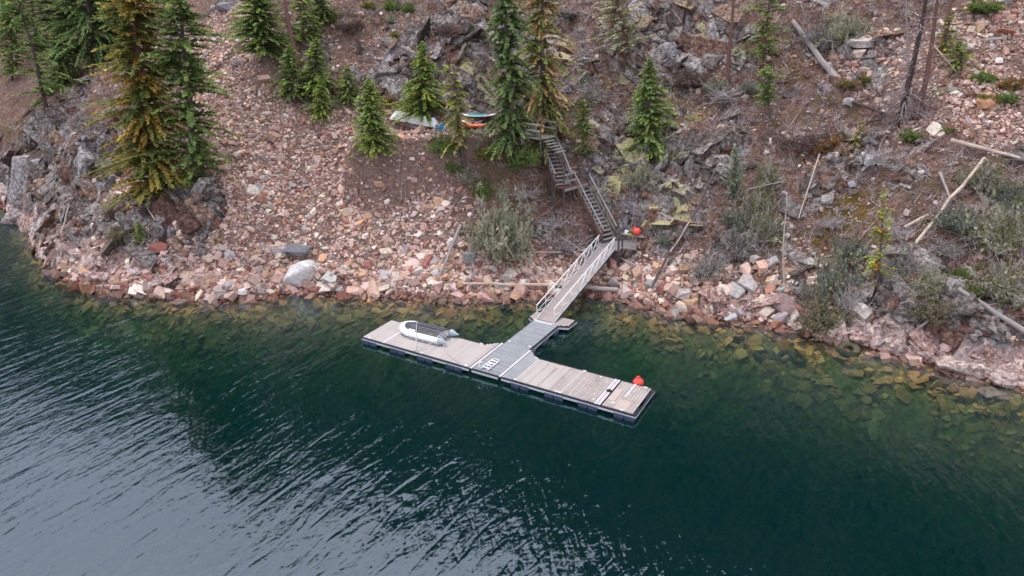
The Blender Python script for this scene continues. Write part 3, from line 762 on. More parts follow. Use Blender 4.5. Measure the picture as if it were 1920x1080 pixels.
# ------------------------------------------------------------------ stairs
st = empty('wooden_staircase', (0, 0, 0), 'weathered grey wooden staircase in two flights with a landing between, climbing the slope', 'staircase')
def gz(x, y): return float(sample(H, x, y))
def V3(a): return Vector((float(a[0]), float(a[1]), float(a[2])))
def flight(a, b, w_, nst, last=False):
    a = V3(a); b = V3(b); hd = Vector((b.x - a.x, b.y - a.y, 0)); hd.normalize(); sd_ = Vector((hd.y, -hd.x, 0))
    tm = MB().box((0, 0, 0), (w_ - .02, .26, .045)).mesh('tread', M['stair'])
    ang = math.atan2(hd.y, hd.x) - math.pi / 2
    for i in range(nst):
        t = (i + .5) / nst; o = link('tread', tm, st); o.location = a.lerp(b, t) + Vector((0, 0, .05)); o.rotation_euler = (0, 0, ang)
    for s_ in (-1, 1):
        off = sd_ * (s_ * (w_ / 2 + .03))
        MB().bar(a + off + Vector((0, 0, -.03)), b + off + Vector((0, 0, -.03)), .05, .26).build('stringer', M['stair_red'] if s_ < 0 else M['stair'], st)
        off = sd_ * (s_ * (w_ / 2 + .10))
        npst = 4
        for i in range(npst):
            t = .02 + .96 * i / (npst - 1); p = a.lerp(b, t) + off; zb = min(gz(p.x, p.y) - .2, p.z - .3)
            MB().bar((p.x, p.y, zb), (p.x, p.y, p.z + .98), .09, .09, (0, 1, 0)).build('post', M['stair_dark'], st)
        MB().bar(a + off + Vector((0, 0, 1.0)), b + off + Vector((0, 0, 1.0)), .13, .045).build('handrail', M['stair'], st)
        MB().bar(a + off + Vector((0, 0, .52)), b + off + Vector((0, 0, .52)), .045, .12).build('mid_rail', M['stair'], st)
    return hd, sd_
w1 = 1.08
lowa = V3(s_bot); lowb = V3(L1); hd1, sd1 = flight(lowa, lowb, w1, 15)
upa = V3(L2); upb = V3(s_top); hd2, sd2 = flight(upa, upb, w1, 12)
# landing between the flights
c_ = (lowb + upa) / 2; ld = (lowb - upa); ld.z = 0; ll = ld.length; ld.normalize(); pe = Vector((-ld.y, ld.x, 0))
for i in range(9):
    q = c_ + pe * (-.55 + i * .14 + .1)
    MB().bar(q - ld * (ll / 2 + .45), q + ld * (ll / 2 + .45), .125, .04).build('plank', M['stair_red'], st)
for s_ in (-1, 1):
    for k in (-1, 1):
        q = c_ + pe * (s_ * .58 + .1) + ld * (k * (ll / 2 + .45)); MB().bar((q.x, q.y, gz(q.x, q.y) - .2), (q.x, q.y, q.z + 1.0), .11, .11, (0, 1, 0)).build('post', M['stair_dark'], st)
    q = c_ + pe * (s_ * .60 + .1)
    MB().bar(q - ld * (ll / 2 + .45) + Vector((0, 0, -.12)), q + ld * (ll / 2 + .45) + Vector((0, 0, -.12)), .05, .2).build('joist', M['stair'], st)
q = c_ - pe * .50 - ld * .35
MB().bar(q - ld * (ll / 2 + .1) + Vector((0, 0, 1.0)), q + ld * .45 + Vector((0, 0, 1.0)), .13, .045).build('handrail', M['stair'], st)
MB().bar(q - ld * (ll / 2 + .1) + Vector((0, 0, .5)), q + ld * .45 + Vector((0, 0, .5)), .045, .12).build('mid_rail', M['stair'], st)
q = c_ + pe * .70 + ld * .35
MB().bar(q - ld * .45 + Vector((0, 0, 1.0)), q + ld * (ll / 2 + .1) + Vector((0, 0, 1.0)), .13, .045).build('handrail', M['stair'], st)
MB().bar(q - ld * .45 + Vector((0, 0, .5)), q + ld * (ll / 2 + .1) + Vector((0, 0, .5)), .045, .12).build('mid_rail', M['stair'], st)
# platform at the foot of the stairs, on posts above the rocks, with an arm to the side
pf = empty('wooden_platform', (0, 0, 0), 'wooden landing platform on dark posts where the gangway meets the staircase', 'platform')
pc = V3(gtop); ex = V3(e1); ey = V3(e2)
for i in range(14):
    q = pc + ey * (-.1 + i * .145) + Vector((0, 0, -.05)); wr = .95 if i < 5 else 2.1
    MB().bar(q - ex * .95, q + ex * wr, .13, .04).build('plank', M['stair'], pf)
for k, s_ in ((-.05, -.9), (-.05, .9), (1.85, -.9), (.65, 2.05), (1.85, 2.05), (.65, .9)):
    q = pc + ey * k + ex * s_; top = q.z + (.95 if s_ > 0 else .0); 
    MB().bar((q.x, q.y, gz(q.x, q.y) - .3), (q.x, q.y, top), .11, .11, (0, 1, 0)).build('post', M['stair_dark'], pf)
for k in (-.08, 1.9):
    q = pc + ey * k + Vector((0, 0, -.17)); MB().bar(q - ex * .95, q + ex * (.95 if k < 0 else 2.1), .06, .18).build('joist', M['stair_dark'], pf)
for s_ in (-.9, .9):
    a_ = pc + ey * -.05 + ex * s_; b_ = pc + ey * 1.85 + ex * s_
    MB().bar(Vector((a_.x, a_.y, gz(a_.x, a_.y) + .1)), b_ + Vector((0, 0, -.25)), .05, .12).build('brace', M['stair_dark'], pf)
MB().bar(pc + ey * .65 + ex * .85 + Vector((0, 0, .97)), pc + ey * .65 + ex * 2.5 + Vector((0, 0, .97)), .20, .05).build('shelf_rail', M['stair'], pf)
MB().bar(pc + ey * .65 + ex * .95 + Vector((0, 0, .45)), pc + ey * .65 + ex * 2.1 + Vector((0, 0, .55)), .05, .11).build('mid_rail', M['stair'], pf)
MB().bar(pc + ey * 1.85 + ex * .95 + Vector((0, 0, .95)), pc + ey * 1.85 + ex * 2.1 + Vector((0, 0, .95)), .05, .11).build('handrail', M['stair'], pf)
bq = pc + ey * .72 + ex * 1.9; buoy((bq.x, bq.y, bq.z + 1.0 + .275), 'bright red buoy resting on the wooden rail beside the gangway top', (R(-14), R(-38), 0), .275)
# notices fixed beside the post
bq = pc + ey * .78 + ex * 1.12 + Vector((0, 0, 1.12))
sg = MB().box((0, 0, 0), (.26, .03, .26)).build('notice', M['whitepl']); sg.location = bq; sg.rotation_euler = (R(-25), 0, ANG + .1); tag(sg, 'small white notice board on the rail beside the red buoy', 'sign')
for k in range(3):
    MB().box((0, -.02, .07 - .06 * k), (.17, .01, .016)).build('text_line', M['grey_tube'], sg)
bq = bq + ex * .34
sg = MB().box((0, 0, 0), (.36, .03, .22)).build('warning_sign', M['black']); sg.location = bq; sg.rotation_euler = (R(-25), 0, ANG + .1); tag(sg, 'small black sign with yellow letters between white notice and red buoy', 'sign')
def text(body, size, loc, rot, parent, mat, name='lettering'):
    c = bpy.data.curves.new(name, 'FONT'); c.body = body; c.size = size; c.align_x = 'CENTER'; c.align_y = 'CENTER'; c.extrude = .003
    o = bpy.data.objects.new('tmp', c); COL.objects.link(o); dg_ = bpy.context.evaluated_depsgraph_get(); me = bpy.data.meshes.new_from_object(o.evaluated_get(dg_))
    bpy.data.objects.remove(o); me.materials.clear(); me.materials.append(mat); o = link(name, me, parent); o.location = loc; o.rotation_euler = rot; return o
text('NO', .17, (0, -.022, 0), (R(90), 0, 0), sg, M['yellow'])
yb = MB().box((0, 0, 0), (.30, .2, .12)).build('yellow_box', M['yellow']); bq2 = pc + ey * .68 + ex * 1.42 + Vector((0, 0, 1.0)); yb.location = (bq2.x, bq2.y, bq2.z + .06); tag(yb, 'flat yellow case lying on the rail under the black sign', 'case')
yb.rotation_euler = (0, 0, ANG); MB().box((0, 0, .065), (.31, .21, .02)).build('lid', M['black'], yb)

# ------------------------------------------------------------------ stones
import bmesh
def hull_rock(seed, n=11, flat=.7, box=False, k=.305):
    rr = np.random.default_rng(seed)
    bm = bmesh.new()
    pts = []
    if box:                                     # a broken block: the corners of a box pushed about, one or two knocked off
        for cx in (-1, 1):
            for cy in (-1, 1):
                for cz in (-1, 1):
                    p = np.array([cx, cy, cz], float) + rr.uniform(-.26, .26, 3)
                    if rr.random() < .3:
                        pts.append(p * np.array([.45, 1, 1])); pts.append(p * np.array([1, .5, 1]))
                    else: pts.append(p)
        sh_ = rr.uniform(-.35, .35, 2); pts = [np.array([p[0] + sh_[0] * p[2], p[1] + sh_[1] * p[0], p[2]]) * k for p in pts]
    else:
        for i in range(n):
            p = rr.normal(size=3); p /= np.linalg.norm(p); pts.append(p * rr.uniform(.8, 1.15) * .42)
    for p in pts:
        p[2] *= flat; bm.verts.new(p)
    g = bmesh.ops.convex_hull(bm, input=bm.verts)
    bmesh.ops.delete(bm, geom=[v for v in bm.verts if not v.link_faces], context='VERTS')
    bmesh.ops.triangulate(bm, faces=bm.faces)
    bm.verts.index_update()
    V = np.array([v.co[:] for v in bm.verts]); Fc = np.array([[v.index for v in f.verts] for f in bm.faces]); bm.free()
    return V, Fc
TPL = [hull_rock(100 + i, 8 + i % 4, .72, i % 5 != 0) for i in range(14)]
SLAB = [hull_rock(300 + i, 8 + i % 3, .26, True, .37) for i in range(8)]
PAL = np.array([(.42, .30, .26), (.50, .39, .34), (.60, .52, .46), (.32, .17, .13), (.46, .31, .21), (.36, .345, .345), (.23, .12, .105), (.60, .56, .52), (.38, .25, .215)])
PN = ['pinkish tan', 'pale tan', 'cream', 'rust red', 'orange tan', 'grey', 'dark red', 'whitish', 'reddish brown']
def zsurf(x, y): return sample(H, x, y)
def normals(x, y):
    e = .35; nx = -(zsurf(x + e, y) - zsurf(x - e, y)) / (2 * e); ny = -(zsurf(x, y + e) - zsurf(x, y - e)) / (2 * e)
    n = np.stack([nx, ny, np.ones_like(nx)], -1); return n / np.linalg.norm(n, axis=-1, keepdims=True)
def visible(x, y, z, pad=60):
    px, py, w = project(np.stack([x, y, z], -1)); return (w > 1) & (px > -pad) & (px < 1920 + pad) & (py > -pad) & (py < 1080 + pad)
def candidates(n, wfun, rng):
    x = rng.uniform(-60, 46, n); y = rng.uniform(24, 74, n); w = wfun(x, y); k = rng.uniform(0, 1, n) < w
    x = x[k]; y = y[k]; z = zsurf(x, y); v = visible(x, y, z); return x[v], y[v], z[v]
def sdist(x, y): return sample(S, x, y)
stones = []          # x y z size flat slab? colour index
AREA = 106 * 50
rs_ = np.random.default_rng(11)
def add_stones(dens, wfun, smin, smax, power, palp, slab=0.0, sink=.18):
    x, y, z = candidates(int(AREA * dens), wfun, rs_); n = len(x)
    s_ = smin * (1 - rs_.uniform(0, 1, n)) ** (-1 / power); s_ = np.where(s_ > smax, smin + (smax - smin) * rs_.uniform(0, 1, n) ** 2, s_)
    c = rs_.choice(len(PAL), n, p=np.array(palp) / sum(palp)); sl_ = rs_.uniform(0, 1, n) < slab
    stones.append(np.stack([x, y, z, s_, sl_, c, np.full(n, sink)], 1))
steep = lambda x, y: sample(KK[..., 0], x, y)
fscree = lambda x, y: sample(screem, x, y)
frock = lambda x, y: sample(rockm, x, y)
clus = lambda x, y, s: np.clip(.5 + 1.1 * fbm(x / 2.2, y / 2.2, 3, s), .05, 1)
P_SCREE = [5, 4, 2.2, 1.4, 1.6, 1.2, .6, 1, 2.5]; P_SHORE = [4, 4, 2.4, 1.2, 1.8, 2.2, 1.0, 1.0, 2.4]; P_UP = [3, 3, 2, 1.5, 1.5, 2.5, .5, 1.5, 2]
shoreok = lambda x, y: np.clip((1.05 - steep(x, y)) * 3, .06, 1)
add_stones(54, lambda x, y: fscree(x, y) * (sdist(x, y) > .3) * (.35 + .65 * clus(x, y, 51)), .15, .6, 2.3, P_SCREE)
add_stones(10, lambda x, y: fscree(x, y) * (sdist(x, y) > .3) * sstep(16, 3, sdist(x, y)) * clus(x, y, 57), .26, .85, 2.0, P_SCREE)
add_stones(1.6, lambda x, y: fscree(x, y) * (sdist(x, y) > 2) * (clus(x, y, 88) > .6), .45, 1.3, 2.0, P_SCREE)
add_stones(16, lambda x, y: (sdist(x, y) > -.6) * sstep(4.6, 2.0, sdist(x, y)) * shoreok(x, y), .22, 1.3, 1.7, P_SHORE)
add_stones(10, lambda x, y: (sdist(x, y) > -.6) * sstep(5.5, 3.0, sdist(x, y)) * shoreok(x, y), .10, .4, 2, P_SHORE)
add_stones(9, lambda x, y: (sdist(x, y) > 1) * (1 - fscree(x, y)) * clus(x, y, 53) ** 1.5, .12, .6, 1.7, P_UP)
add_stones(9, lambda x, y: (sdist(x, y) < .2) * (sdist(x, y) > -5.5) * (sdist(x, y) * -1 < 5.5 * clus(x, y, 54) + 1.0), .26, 1.0, 2.2, [3, 4, 3, .4, 2, 2, .2, 2, 1], .75, .25)
ST = np.concatenate(stones)
# keep the stair and landing clear
def segd(x, y, a, b):
    ab = (np.array(b) - np.array(a))[:2]; t = np.clip(((x - a[0]) * ab[0] + (y - a[1]) * ab[1]) / (ab @ ab), 0, 1)
    return np.hypot(x - a[0] - t * ab[0], y - a[1] - t * ab[1])
keep = np.ones(len(ST), bool)
for a, b in ((s_bot, L1), (L1, L2), (L2, s_top)): keep &= (segd(ST[:, 0], ST[:, 1], a, b) > .7) | (ST[:, 3] < .3)
ST = ST[keep]
dist = np.linalg.norm(ST[:, :3] - CAM, axis=1)
app = ST[:, 3] / dist * F
pxs, pys, _ = project(ST[:, :3])
inview = (pxs > 5) & (pxs < 1915) & (pys > 5) & (pys < 1075) & (ST[:, 2] > -1.6)
order = np.argsort(-np.where(inview, app, 0))
BIG = order[:262]; small = np.setdiff1d(np.arange(len(ST)), BIG)
def stone_rot(x, y, n_, rng, tilt):
    nn = normals(x, y); nn = nn + rng.normal(size=nn.shape) * np.asarray(tilt)[:, None]; nn /= np.linalg.norm(nn, axis=1, keepdims=True)
    a = rng.uniform(0, 2 * np.pi, len(x)); t = np.stack([np.cos(a), np.sin(a), np.zeros_like(a)], 1)
    t = t - nn * (t * nn).sum(1, keepdims=True); t /= np.linalg.norm(t, axis=1, keepdims=True); b = np.cross(nn, t)
    return np.stack([t, b, nn], 2)       # columns
tilt = np.where(ST[:, 4] > 0, .16, .55)
ROT = stone_rot(ST[:, 0], ST[:, 1], len(ST), rs_, tilt)
ANI = np.stack([rs_.uniform(.85, 1.45, len(ST)), rs_.uniform(.7, 1.1, len(ST)), rs_.uniform(.6, 1.05, len(ST))], 1)
TI = rs_.integers(0, 14, len(ST))
COLR = PAL[ST[:, 5].astype(int)] * np.array([1.03, .97, .91]) * rs_.uniform(.72, 1.18, len(ST))[:, None] * (1 + rs_.normal(size=(len(ST), 3)) * .035)
wet_ = ST[:, 2] + .25 * ST[:, 3] < .30 + .1 * pn(ST[:, 0], ST[:, 1], 5)
COLR = np.where((wet_ & ~(ST[:, 2] + .4 * ST[:, 3] <= -.06))[:, None], COLR * np.array([.46, .36, .33]), COLR)
uw = ST[:, 2] + .4 * ST[:, 3] <= -.06
COLR = np.where(uw[:, None], np.clip((COLR * .65 + .14) * np.array([1.5, .98, .36]), 0, .85), COLR)
def joined_stones(idx, name):
    Vs, Fs, Cs = [], [], []; off = 0
    for sl_ in (0, 1):
        tpls = SLAB if sl_ else TPL
        for k, (tv, tf) in enumerate(tpls):
            ii = idx[(ST[idx, 4] == sl_) & (TI[idx] % len(tpls) == k)]
            if len(ii) == 0: continue
            sv = tv[None] * (ANI[ii] * ST[ii, 3][:, None])[:, None, :]
            V = np.einsum('nij,nkj->nki', ROT[ii], sv) + ST[ii, :3][:, None, :]
            V[..., 2] += (ST[ii, 3] * (.5 - ST[ii, 6]) * .45)[:, None]
            nv = len(tv)
            Fs.append((tf[None] + (np.arange(len(ii)) * nv)[:, None, None] + off).reshape(-1, 3))
            Vs.append(V.reshape(-1, 3)); Cs.append(np.repeat(COLR[ii], nv, 0)); off += nv * len(ii)
    me = np_mesh(name, np.concatenate(Vs), np.concatenate(Fs), M['stone'], np.concatenate(Cs))
    return tag(link(name, me), kind='stuff')
joined_stones(small[ST[small, 2] > -.1], 'scree_rubble')
joined_stones(small[ST[small, 2] <= -.1], 'underwater_rubble')
TME = [np_mesh('rock', v, f, M['boulder']) for v, f in TPL]; SME = [np_mesh('rock', v, f, M['boulder']) for v, f in SLAB]
LAND = [(120, 500, 'below the leaning pale pole'), (300, 470, 'around the rust red block'), (360, 540, 'under the small bright fir'), (470, 540, 'west of the white boulder'), (562, 520, 'beside the white boulder'), (680, 540, 'behind the moored dinghy'),
        (790, 520, 'between white boulder and grey bush'), (900, 540, 'along the long driftwood pole'), (1010, 530, 'beside the gangway foot'), (1100, 540, 'beneath the gangway'), (1190, 550, 'east of the gangway posts'),
        (1290, 560, 'under the leaning dead pole'), (1400, 590, 'below the tilted grey slabs'), (1480, 600, 'below the upright dead pole'), (1600, 640, 'under the yellowish juniper'), (1800, 690, 'by the long pink rock band'),
        (520, 420, 'in the middle of the scree chute'), (640, 330, 'below the small bright firs'), (460, 250, 'by the tall green fir'), (600, 450, 'on the open scree above the white boulder'), (760, 420, 'on the bare scree west of the grey bush'),
        (1620, 110, 'by the stacked pale slabs'), (1820, 110, 'on the orange scree near the top corner'), (1820, 210, 'beside the low bright shrubs'), (1100, 100, 'on the mossy crag'), (100, 110, 'between the top west firs'), (1300, 300, 'east of the big green fir')]
used_lab = {}
for i in BIG:
    x, y, z, s_, sl_, c, sk = ST[i]; k = TI[i]
    me = (SME[k % 8] if sl_ else TME[k])
    o = link('rock', me); Mx = Matrix(ROT[i].tolist()).to_4x4(); a = ANI[i] * s_
    o.matrix_world = Matrix.Translation((x, y, z + s_ * (.5 - sk) * .4)) @ Mx @ Matrix.Diagonal((*a, 1))
    o.color = (*COLR[i], 1)
    px, py = pxs[i], pys[i]
    l_ = min(LAND, key=lambda q: (q[0] - px) ** 2 + (q[1] - py) ** 2)[2]
    shp = 'flat slab' if sl_ else ('long rock' if ANI[i][0] / ANI[i][1] > 1.6 else ('squat rock' if ANI[i][2] < .75 else 'angular rock'))
    if z < -.1: lab = f'{"large " if s_ > .85 else ""}drowned olive {shp} {l_}'
    elif z < .25: lab = f'wet {PN[int(c)]} {shp} at waterline {l_}'
    else: lab = f'{"big " if s_ > .75 else ""}{PN[int(c)]} {shp} {l_}'
    used_lab.setdefault(lab, []).append(o); tag(o, lab, 'rock')
ORD = ['leftmost', 'second', 'third', 'fourth', 'fifth', 'sixth', 'seventh', 'eighth', 'ninth', 'tenth', 'eleventh', 'twelfth', 'thirteenth', 'fourteenth', 'fifteenth', 'sixteenth', 'seventeenth', 'eighteenth', 'nineteenth', 'twentieth']
for lab, os_ in used_lab.items():
    if len(os_) > 1:
        os_.sort(key=lambda o: project(np.array(o.matrix_world.translation))[0])
        for i, o in enumerate(os_): o['label'] = (ORD[min(i, 19)] + ('' if i == 0 else ' from left') + ' ' + lab)
        for o in os_: o['group'] = 'look alike rocks ' + ' '.join(lab.split(' ')[-5:])

M['face'] = None
# broken bedrock: angular blocks that make the ledges and cracks of the crags
def crag_mat(oc=False):
    m_, t, b = newmat('crag_rock'); co = geopos(t); c = N(t, 'ShaderNodeObjectInfo').outputs['Color'] if oc else N(t, 'ShaderNodeAttribute', attribute_name='col').outputs['Color']; mo = N(t, 'ShaderNodeAttribute', attribute_name='mossy').outputs['Fac']
    f = noise(t, 3.2, 8, .75, co, .5); c = mix(t, 1.0, c, ramp(t, f, [(.36, (.20, .13, .10)), (.46, (.60, .52, .48)), (.55, (1.05, 1.03, 1.02)), (.66, (1.9, 1.85, 1.8))]), 'MULTIPLY')
    nz = N(t, 'ShaderNodeSeparateXYZ'); t.links.new(N(t, 'ShaderNodeNewGeometry').outputs['True Normal'], nz.inputs[0])
    g = noise(t, 3.6, 7, .75, co); v = math_(t, 'ADD', math_(t, 'MULTIPLY', mo, .55), math_(t, 'ADD', math_(t, 'MULTIPLY', g, .9), math_(t, 'MULTIPLY', nz.outputs[2], .25)))
    c = mix(t, ramp(t, v, [(.88, (0, 0, 0)), (.97, (1, 1, 1))]), c, ramp(t, noise(t, 9, 4, .7, co), [(.3, (.17, .14, .06)), (.5, (.34, .31, .16)), (.7, (.48, .45, .29))]))
    t.links.new(c, b.inputs['Base Color']); b.inputs['Roughness'].default_value = .92; b.inputs['Specular IOR Level'].default_value = .15
    bump(t, b, math_(t, 'ADD', f, math_(t, 'MULTIPLY', noise(t, 14, 5, .7, co), .35)), .7, .09); return m_
def crags():
    rng = np.random.default_rng(23); Vs, Fs, Cs, Ms = [], [], [], []; off = 0
    x, y, z = candidates(46000, lambda x, y: (sdist(x, y) > .25) * np.clip((steep(x, y) > .85) * (sdist(x, y) < 4.5) * .9 + frock(x, y) * .95 + (1 - fscree(x, y)) * (.008 + .30 * (fbm(x / 4, y / 4, 3, 66) > .24)), 0, 1), rng)
    s_ = np.clip(.62 * (1 - rng.uniform(0, 1, len(x))) ** (-1 / 2.2), .4, 2.4)
    for a, b in ((s_bot, L1), (L1, L2), (L2, s_top), (gtop, gtop + e2 * 2)):
        k = segd(x, y, a, b) > .8 + s_ * .5; x, y, z, s_ = x[k], y[k], z[k], s_[k]
    n = len(x); ti = rng.integers(0, 14, n)
    nn = normals(x, y); nn = nn + rng.normal(size=nn.shape) * .17; nn /= np.linalg.norm(nn, axis=1, keepdims=True)
    st_ = np.array([.8, -.35, -.45]) + rng.normal(size=nn.shape) * .18; t_ = st_ - nn * (st_ * nn).sum(1, keepdims=True); t_ /= np.linalg.norm(t_, axis=1, keepdims=True)
    Rm = np.stack([t_, np.cross(nn, t_), nn], 2); an = np.stack([rng.uniform(1.1, 1.9, n), rng.uniform(.7, 1.1, n), rng.uniform(.26, .55, n)], 1)
    gr = np.array([(.21, .198, .19), (.13, .115, .105), (.28, .27, .26), (.16, .10, .08), (.24, .175, .135)]); pk = np.array([(.46, .35, .315), (.52, .43, .39), (.36, .25, .22), (.42, .36, .34)])
    lo = (z < 1.7 + .6 * pn(x / 2, y / 2, 44))
    c = np.where(lo[:, None], pk[rng.integers(0, 4, n)], gr[rng.choice(5, n, p=[.32, .24, .2, .14, .1])]) * rng.uniform(.75, 1.2, n)[:, None]
    c = np.where((z < .3)[:, None], c * np.array([.5, .36, .33]), c)
    an[lo, 2] *= .6
    mo = np.maximum(sample(MOSS, x, y), .25 * sample(OCHRE, x, y)) * (z > 2.2) * rng.uniform(.2, 1.15, n)
    for k, (tv, tf) in enumerate(TPL):
        ii = np.nonzero(ti == k)[0]; V = np.einsum('nij,nkj->nki', Rm[ii], tv[None] * (an[ii] * s_[ii][:, None])[:, None, :]) + (np.stack([x, y, z], 1) - nn * (.03 * s_)[:, None])[ii][:, None, :]
        nv = len(tv); Fs.append((tf[None] + (np.arange(len(ii)) * nv)[:, None, None] + off).reshape(-1, 3)); Vs.append(V.reshape(-1, 3)); Cs.append(np.repeat(c[ii], nv, 0)); Ms.append(np.repeat(mo[ii], nv)); off += nv * len(ii)
    me = np_mesh('crag_blocks', np.concatenate(Vs), np.concatenate(Fs), crag_mat(), np.concatenate(Cs), attrs=dict(mossy=np.concatenate(Ms)))
    tag(link('crag_rubble', me), kind='stuff'); return n
NCR = crags()

# boulders that stand out, each carved on its own
def boulder(px, py, wpx, hpx, col, label, seed, col2=None, flat=.8, rotz=0, deep=1.0, tilt=(0, 0), zoff=0, mat='boulder', name='boulder'):
    c = P(px, py + hpx * .35); D = np.linalg.norm(c - CAM); w_ = wpx * D / F; h_ = hpx * D / F
    bm = bmesh.new(); rr = np.random.default_rng(seed)
    for i in range(16):
        p = rr.normal(size=3); p /= np.linalg.norm(p); p = np.sign(p) * np.abs(p) ** .55 * .68; p *= rr.uniform(.86, 1.06) * .5; bm.verts.new(p)
    bmesh.ops.convex_hull(bm, input=bm.verts); bmesh.ops.delete(bm, geom=[v for v in bm.verts if not v.link_faces], context='VERTS')
    bmesh.ops.bevel(bm, geom=list(bm.edges), offset=.018, segments=1, affect='EDGES', clamp_overlap=True)
    bmesh.ops.triangulate(bm, faces=bm.faces); bmesh.ops.subdivide_edges(bm, edges=[e for e in bm.edges if e.calc_length() > .12], cuts=1, use_grid_fill=False)
    for v in bm.verts:
        q = v.co; v.co = q * (1 + .07 * float(pn(q.x * 4 + seed, q.y * 4 + q.z * 3, 3)) + .03 * float(pn(q.x * 11, q.y * 11 + q.z * 9, 4)))
    me = bpy.data.meshes.new('boulder'); bm.to_mesh(me); bm.free(); me.polygons.foreach_set('use_smooth', [False] * len(me.polygons)); me.materials.append(M[mat])
    o = link(name, me); o.scale = (w_ * 1.12, w_ * deep, h_ * flat * 1.15); o.location = (c[0], c[1] + w_ * .15, c[2] + h_ * .22 + zoff); o.rotation_euler = (tilt[0], tilt[1], rotz)
    o.color = (*col, 1); return tag(o, label, 'boulder')
M['face'] = crag_mat(True)
for px, py, w_, h_, cc, lab, rz_, tl in (
    (50, 315, 120, 130, (.30, .29, .295), 'broad pale grey cliff face of the headland above the water', -.3, (.75, .1)),
    (150, 290, 60, 110, (.34, .33, .335), 'steep grey slab running down the headland beside the cliff face', -.9, (.7, .2)),
    (205, 330, 44, 70, (.27, .26, .27), 'narrow grey rib of rock between headland slab and cedar', -.8, (.7, .2)),
    (25, 400, 60, 60, (.36, .32, .31), 'pinkish grey rock face at the west tip of the headland', -.2, (.6, 0)),
    (372, 395, 84, 56, (.24, .24, .25), 'dark grey outcrop at the foot of the green fir by the scree', -.2, (.6, .1)),
    (215, 465, 90, 40, (.30, .29, .29), 'low grey ledge west of the rust red block', -.1, (.5, 0)),
    (1268, 85, 100, 90, (.30, .29, .30), 'big lichened grey rock face at the top of the mossy crag', .1, (.8, 0)),
    (1195, 272, 60, 76, (.22, .215, .22), 'dark grey rock wall just left of the lone crag fir', -.5, (.8, .1)),
    (1338, 50, 50, 70, (.33, .32, .31), 'whitish crag face beside the straight dark trunk', .3, (.7, 0)),
    (890, 100, 70, 50, (.24, .22, .22), 'grey rock step left of the tall dark green fir', -.2, (.7, 0)),
    (1250, 330, 80, 40, (.26, .25, .24), 'grey rock step above the yellow moss patch', -.5, (.6, .2)),
    (1255, 405, 70, 44, (.28, .26, .24), 'mossy rock step uphill of the red buoy', -.4, (.6, .2)),
    (1720, 670, 110, 34, (.42, .34, .315), 'smooth pink bedrock ledge at the east waterline', -.45, (.55, .1)),
    (1815, 695, 110, 42, (.44, .37, .34), 'fractured pale pink bedrock ledge beyond the smooth one', -.45, (.55, .1)),
    (1895, 715, 70, 40, (.45, .37, .345), 'pink bedrock ledge cut by the east edge of the frame', -.45, (.55, .1)),
    (1630, 640, 80, 28, (.38, .28, .26), 'reddish bedrock ledge under the yellowish juniper', -.4, (.5, .1)),
    (90, 478, 60, 34, (.46, .38, .35), 'pale pink shore rock at the foot of the headland', -.5, (.5, 0)),
    (180, 525, 90, 30, (.40, .30, .28), 'pink shore ledge under the headland brush', -.2, (.4, 0))):
    boulder(px, py, w_, h_, cc, lab, px + py, flat=.9, rotz=rz_, deep=.55, tilt=(tl[0] - 1.1, tl[1]), zoff=(-.22 if cc[0] < .37 else -.02) * h_ * 50 / F, mat='face', name='rock_outcrop')
g1_, g2_, tan_, pink_, rust_, whi_ = (.26, .255, .265), (.38, .37, .37), (.46, .34, .26), (.46, .36, .33), (.27, .11, .085), (.62, .60, .58)
boulder(562, 512, 84, 70, whi_, 'large white boulder with smooth face in the shoreline rubble', 1, flat=1.0)
boulder(556, 478, 72, 30, (.16, .165, .18), 'dark grey cap rock on top of the large white boulder', 2, zoff=.35)
boulder(600, 540, 80, 26, (.48, .42, .38), 'low cream rock shelf at the waterline beside the white boulder', 3)
boulder(300, 462, 50, 34, rust_, 'rust red block lying beside the small bright fir', 4)
boulder(412, 541, 36, 26, (.40, .33, .30), 'flat square greyish slab at the waterline below the scree', 5, rotz=.5)
boulder(456, 545, 30, 20, whi_, 'white blocky rock with dark side at the waterline', 6, rotz=.2)
boulder(352, 514, 54, 22, tan_, 'long tan slab tilted over the shore rubble', 7, rotz=.3, flat=.6)
boulder(382, 518, 44, 22, (.42, .31, .25), 'second tan slab leaning against the long tan slab', 8, rotz=-.4, flat=.7)
boulder(232, 526, 28, 16, tan_, 'rounded tan boulder on the pink shore rock', 9)
boulder(1177, 543, 40, 44, pink_, 'tall pinkish boulder at the waterline near the gangway posts', 10)
boulder(1284, 549, 36, 28, g2_, 'striped grey boulder above the waterline rubble', 11)
boulder(1370, 592, 36, 25, g2_, 'pale grey boulder at the water edge with flat top', 12)
boulder(1300, 578, 30, 30, (.22, .12, .11), 'dark red wet boulder at the water edge', 13)
boulder(1375, 545, 62, 42, (.30, .29, .28), 'tilted lichened grey slab above the shore rubble', 14, rotz=-.6, tilt=(.3, .3), flat=.6)
boulder(1405, 530, 50, 40, (.36, .33, .31), 'second lichened slab propped behind the tilted grey one', 15, rotz=-.7, tilt=(.3, .4), flat=.5)
boulder(1470, 565, 60, 70, (.24, .17, .16), 'broad dark slab face sloping to the water by the dead pole', 16, rotz=-.8, tilt=(.5, .5), flat=.35)
boulder(1443, 575, 30, 40, (.42, .35, .33), 'long pinkish slab lying along the dark slab face', 17, rotz=-.9, tilt=(.4, .4), flat=.4)
boulder(528, 293, 22, 24, tan_, 'upright tan rock high on the scree chute', 18, flat=1.0)
boulder(500, 212, 24, 16, (.50, .42, .37), 'cream rock at the top of the scree chute', 19)
boulder(660, 318, 20, 22, (.44, .28, .19), 'orange tan rock below the young firs', 20)
boulder(604, 382, 16, 12, pink_, 'pinkish square stone alone on fine scree', 21)
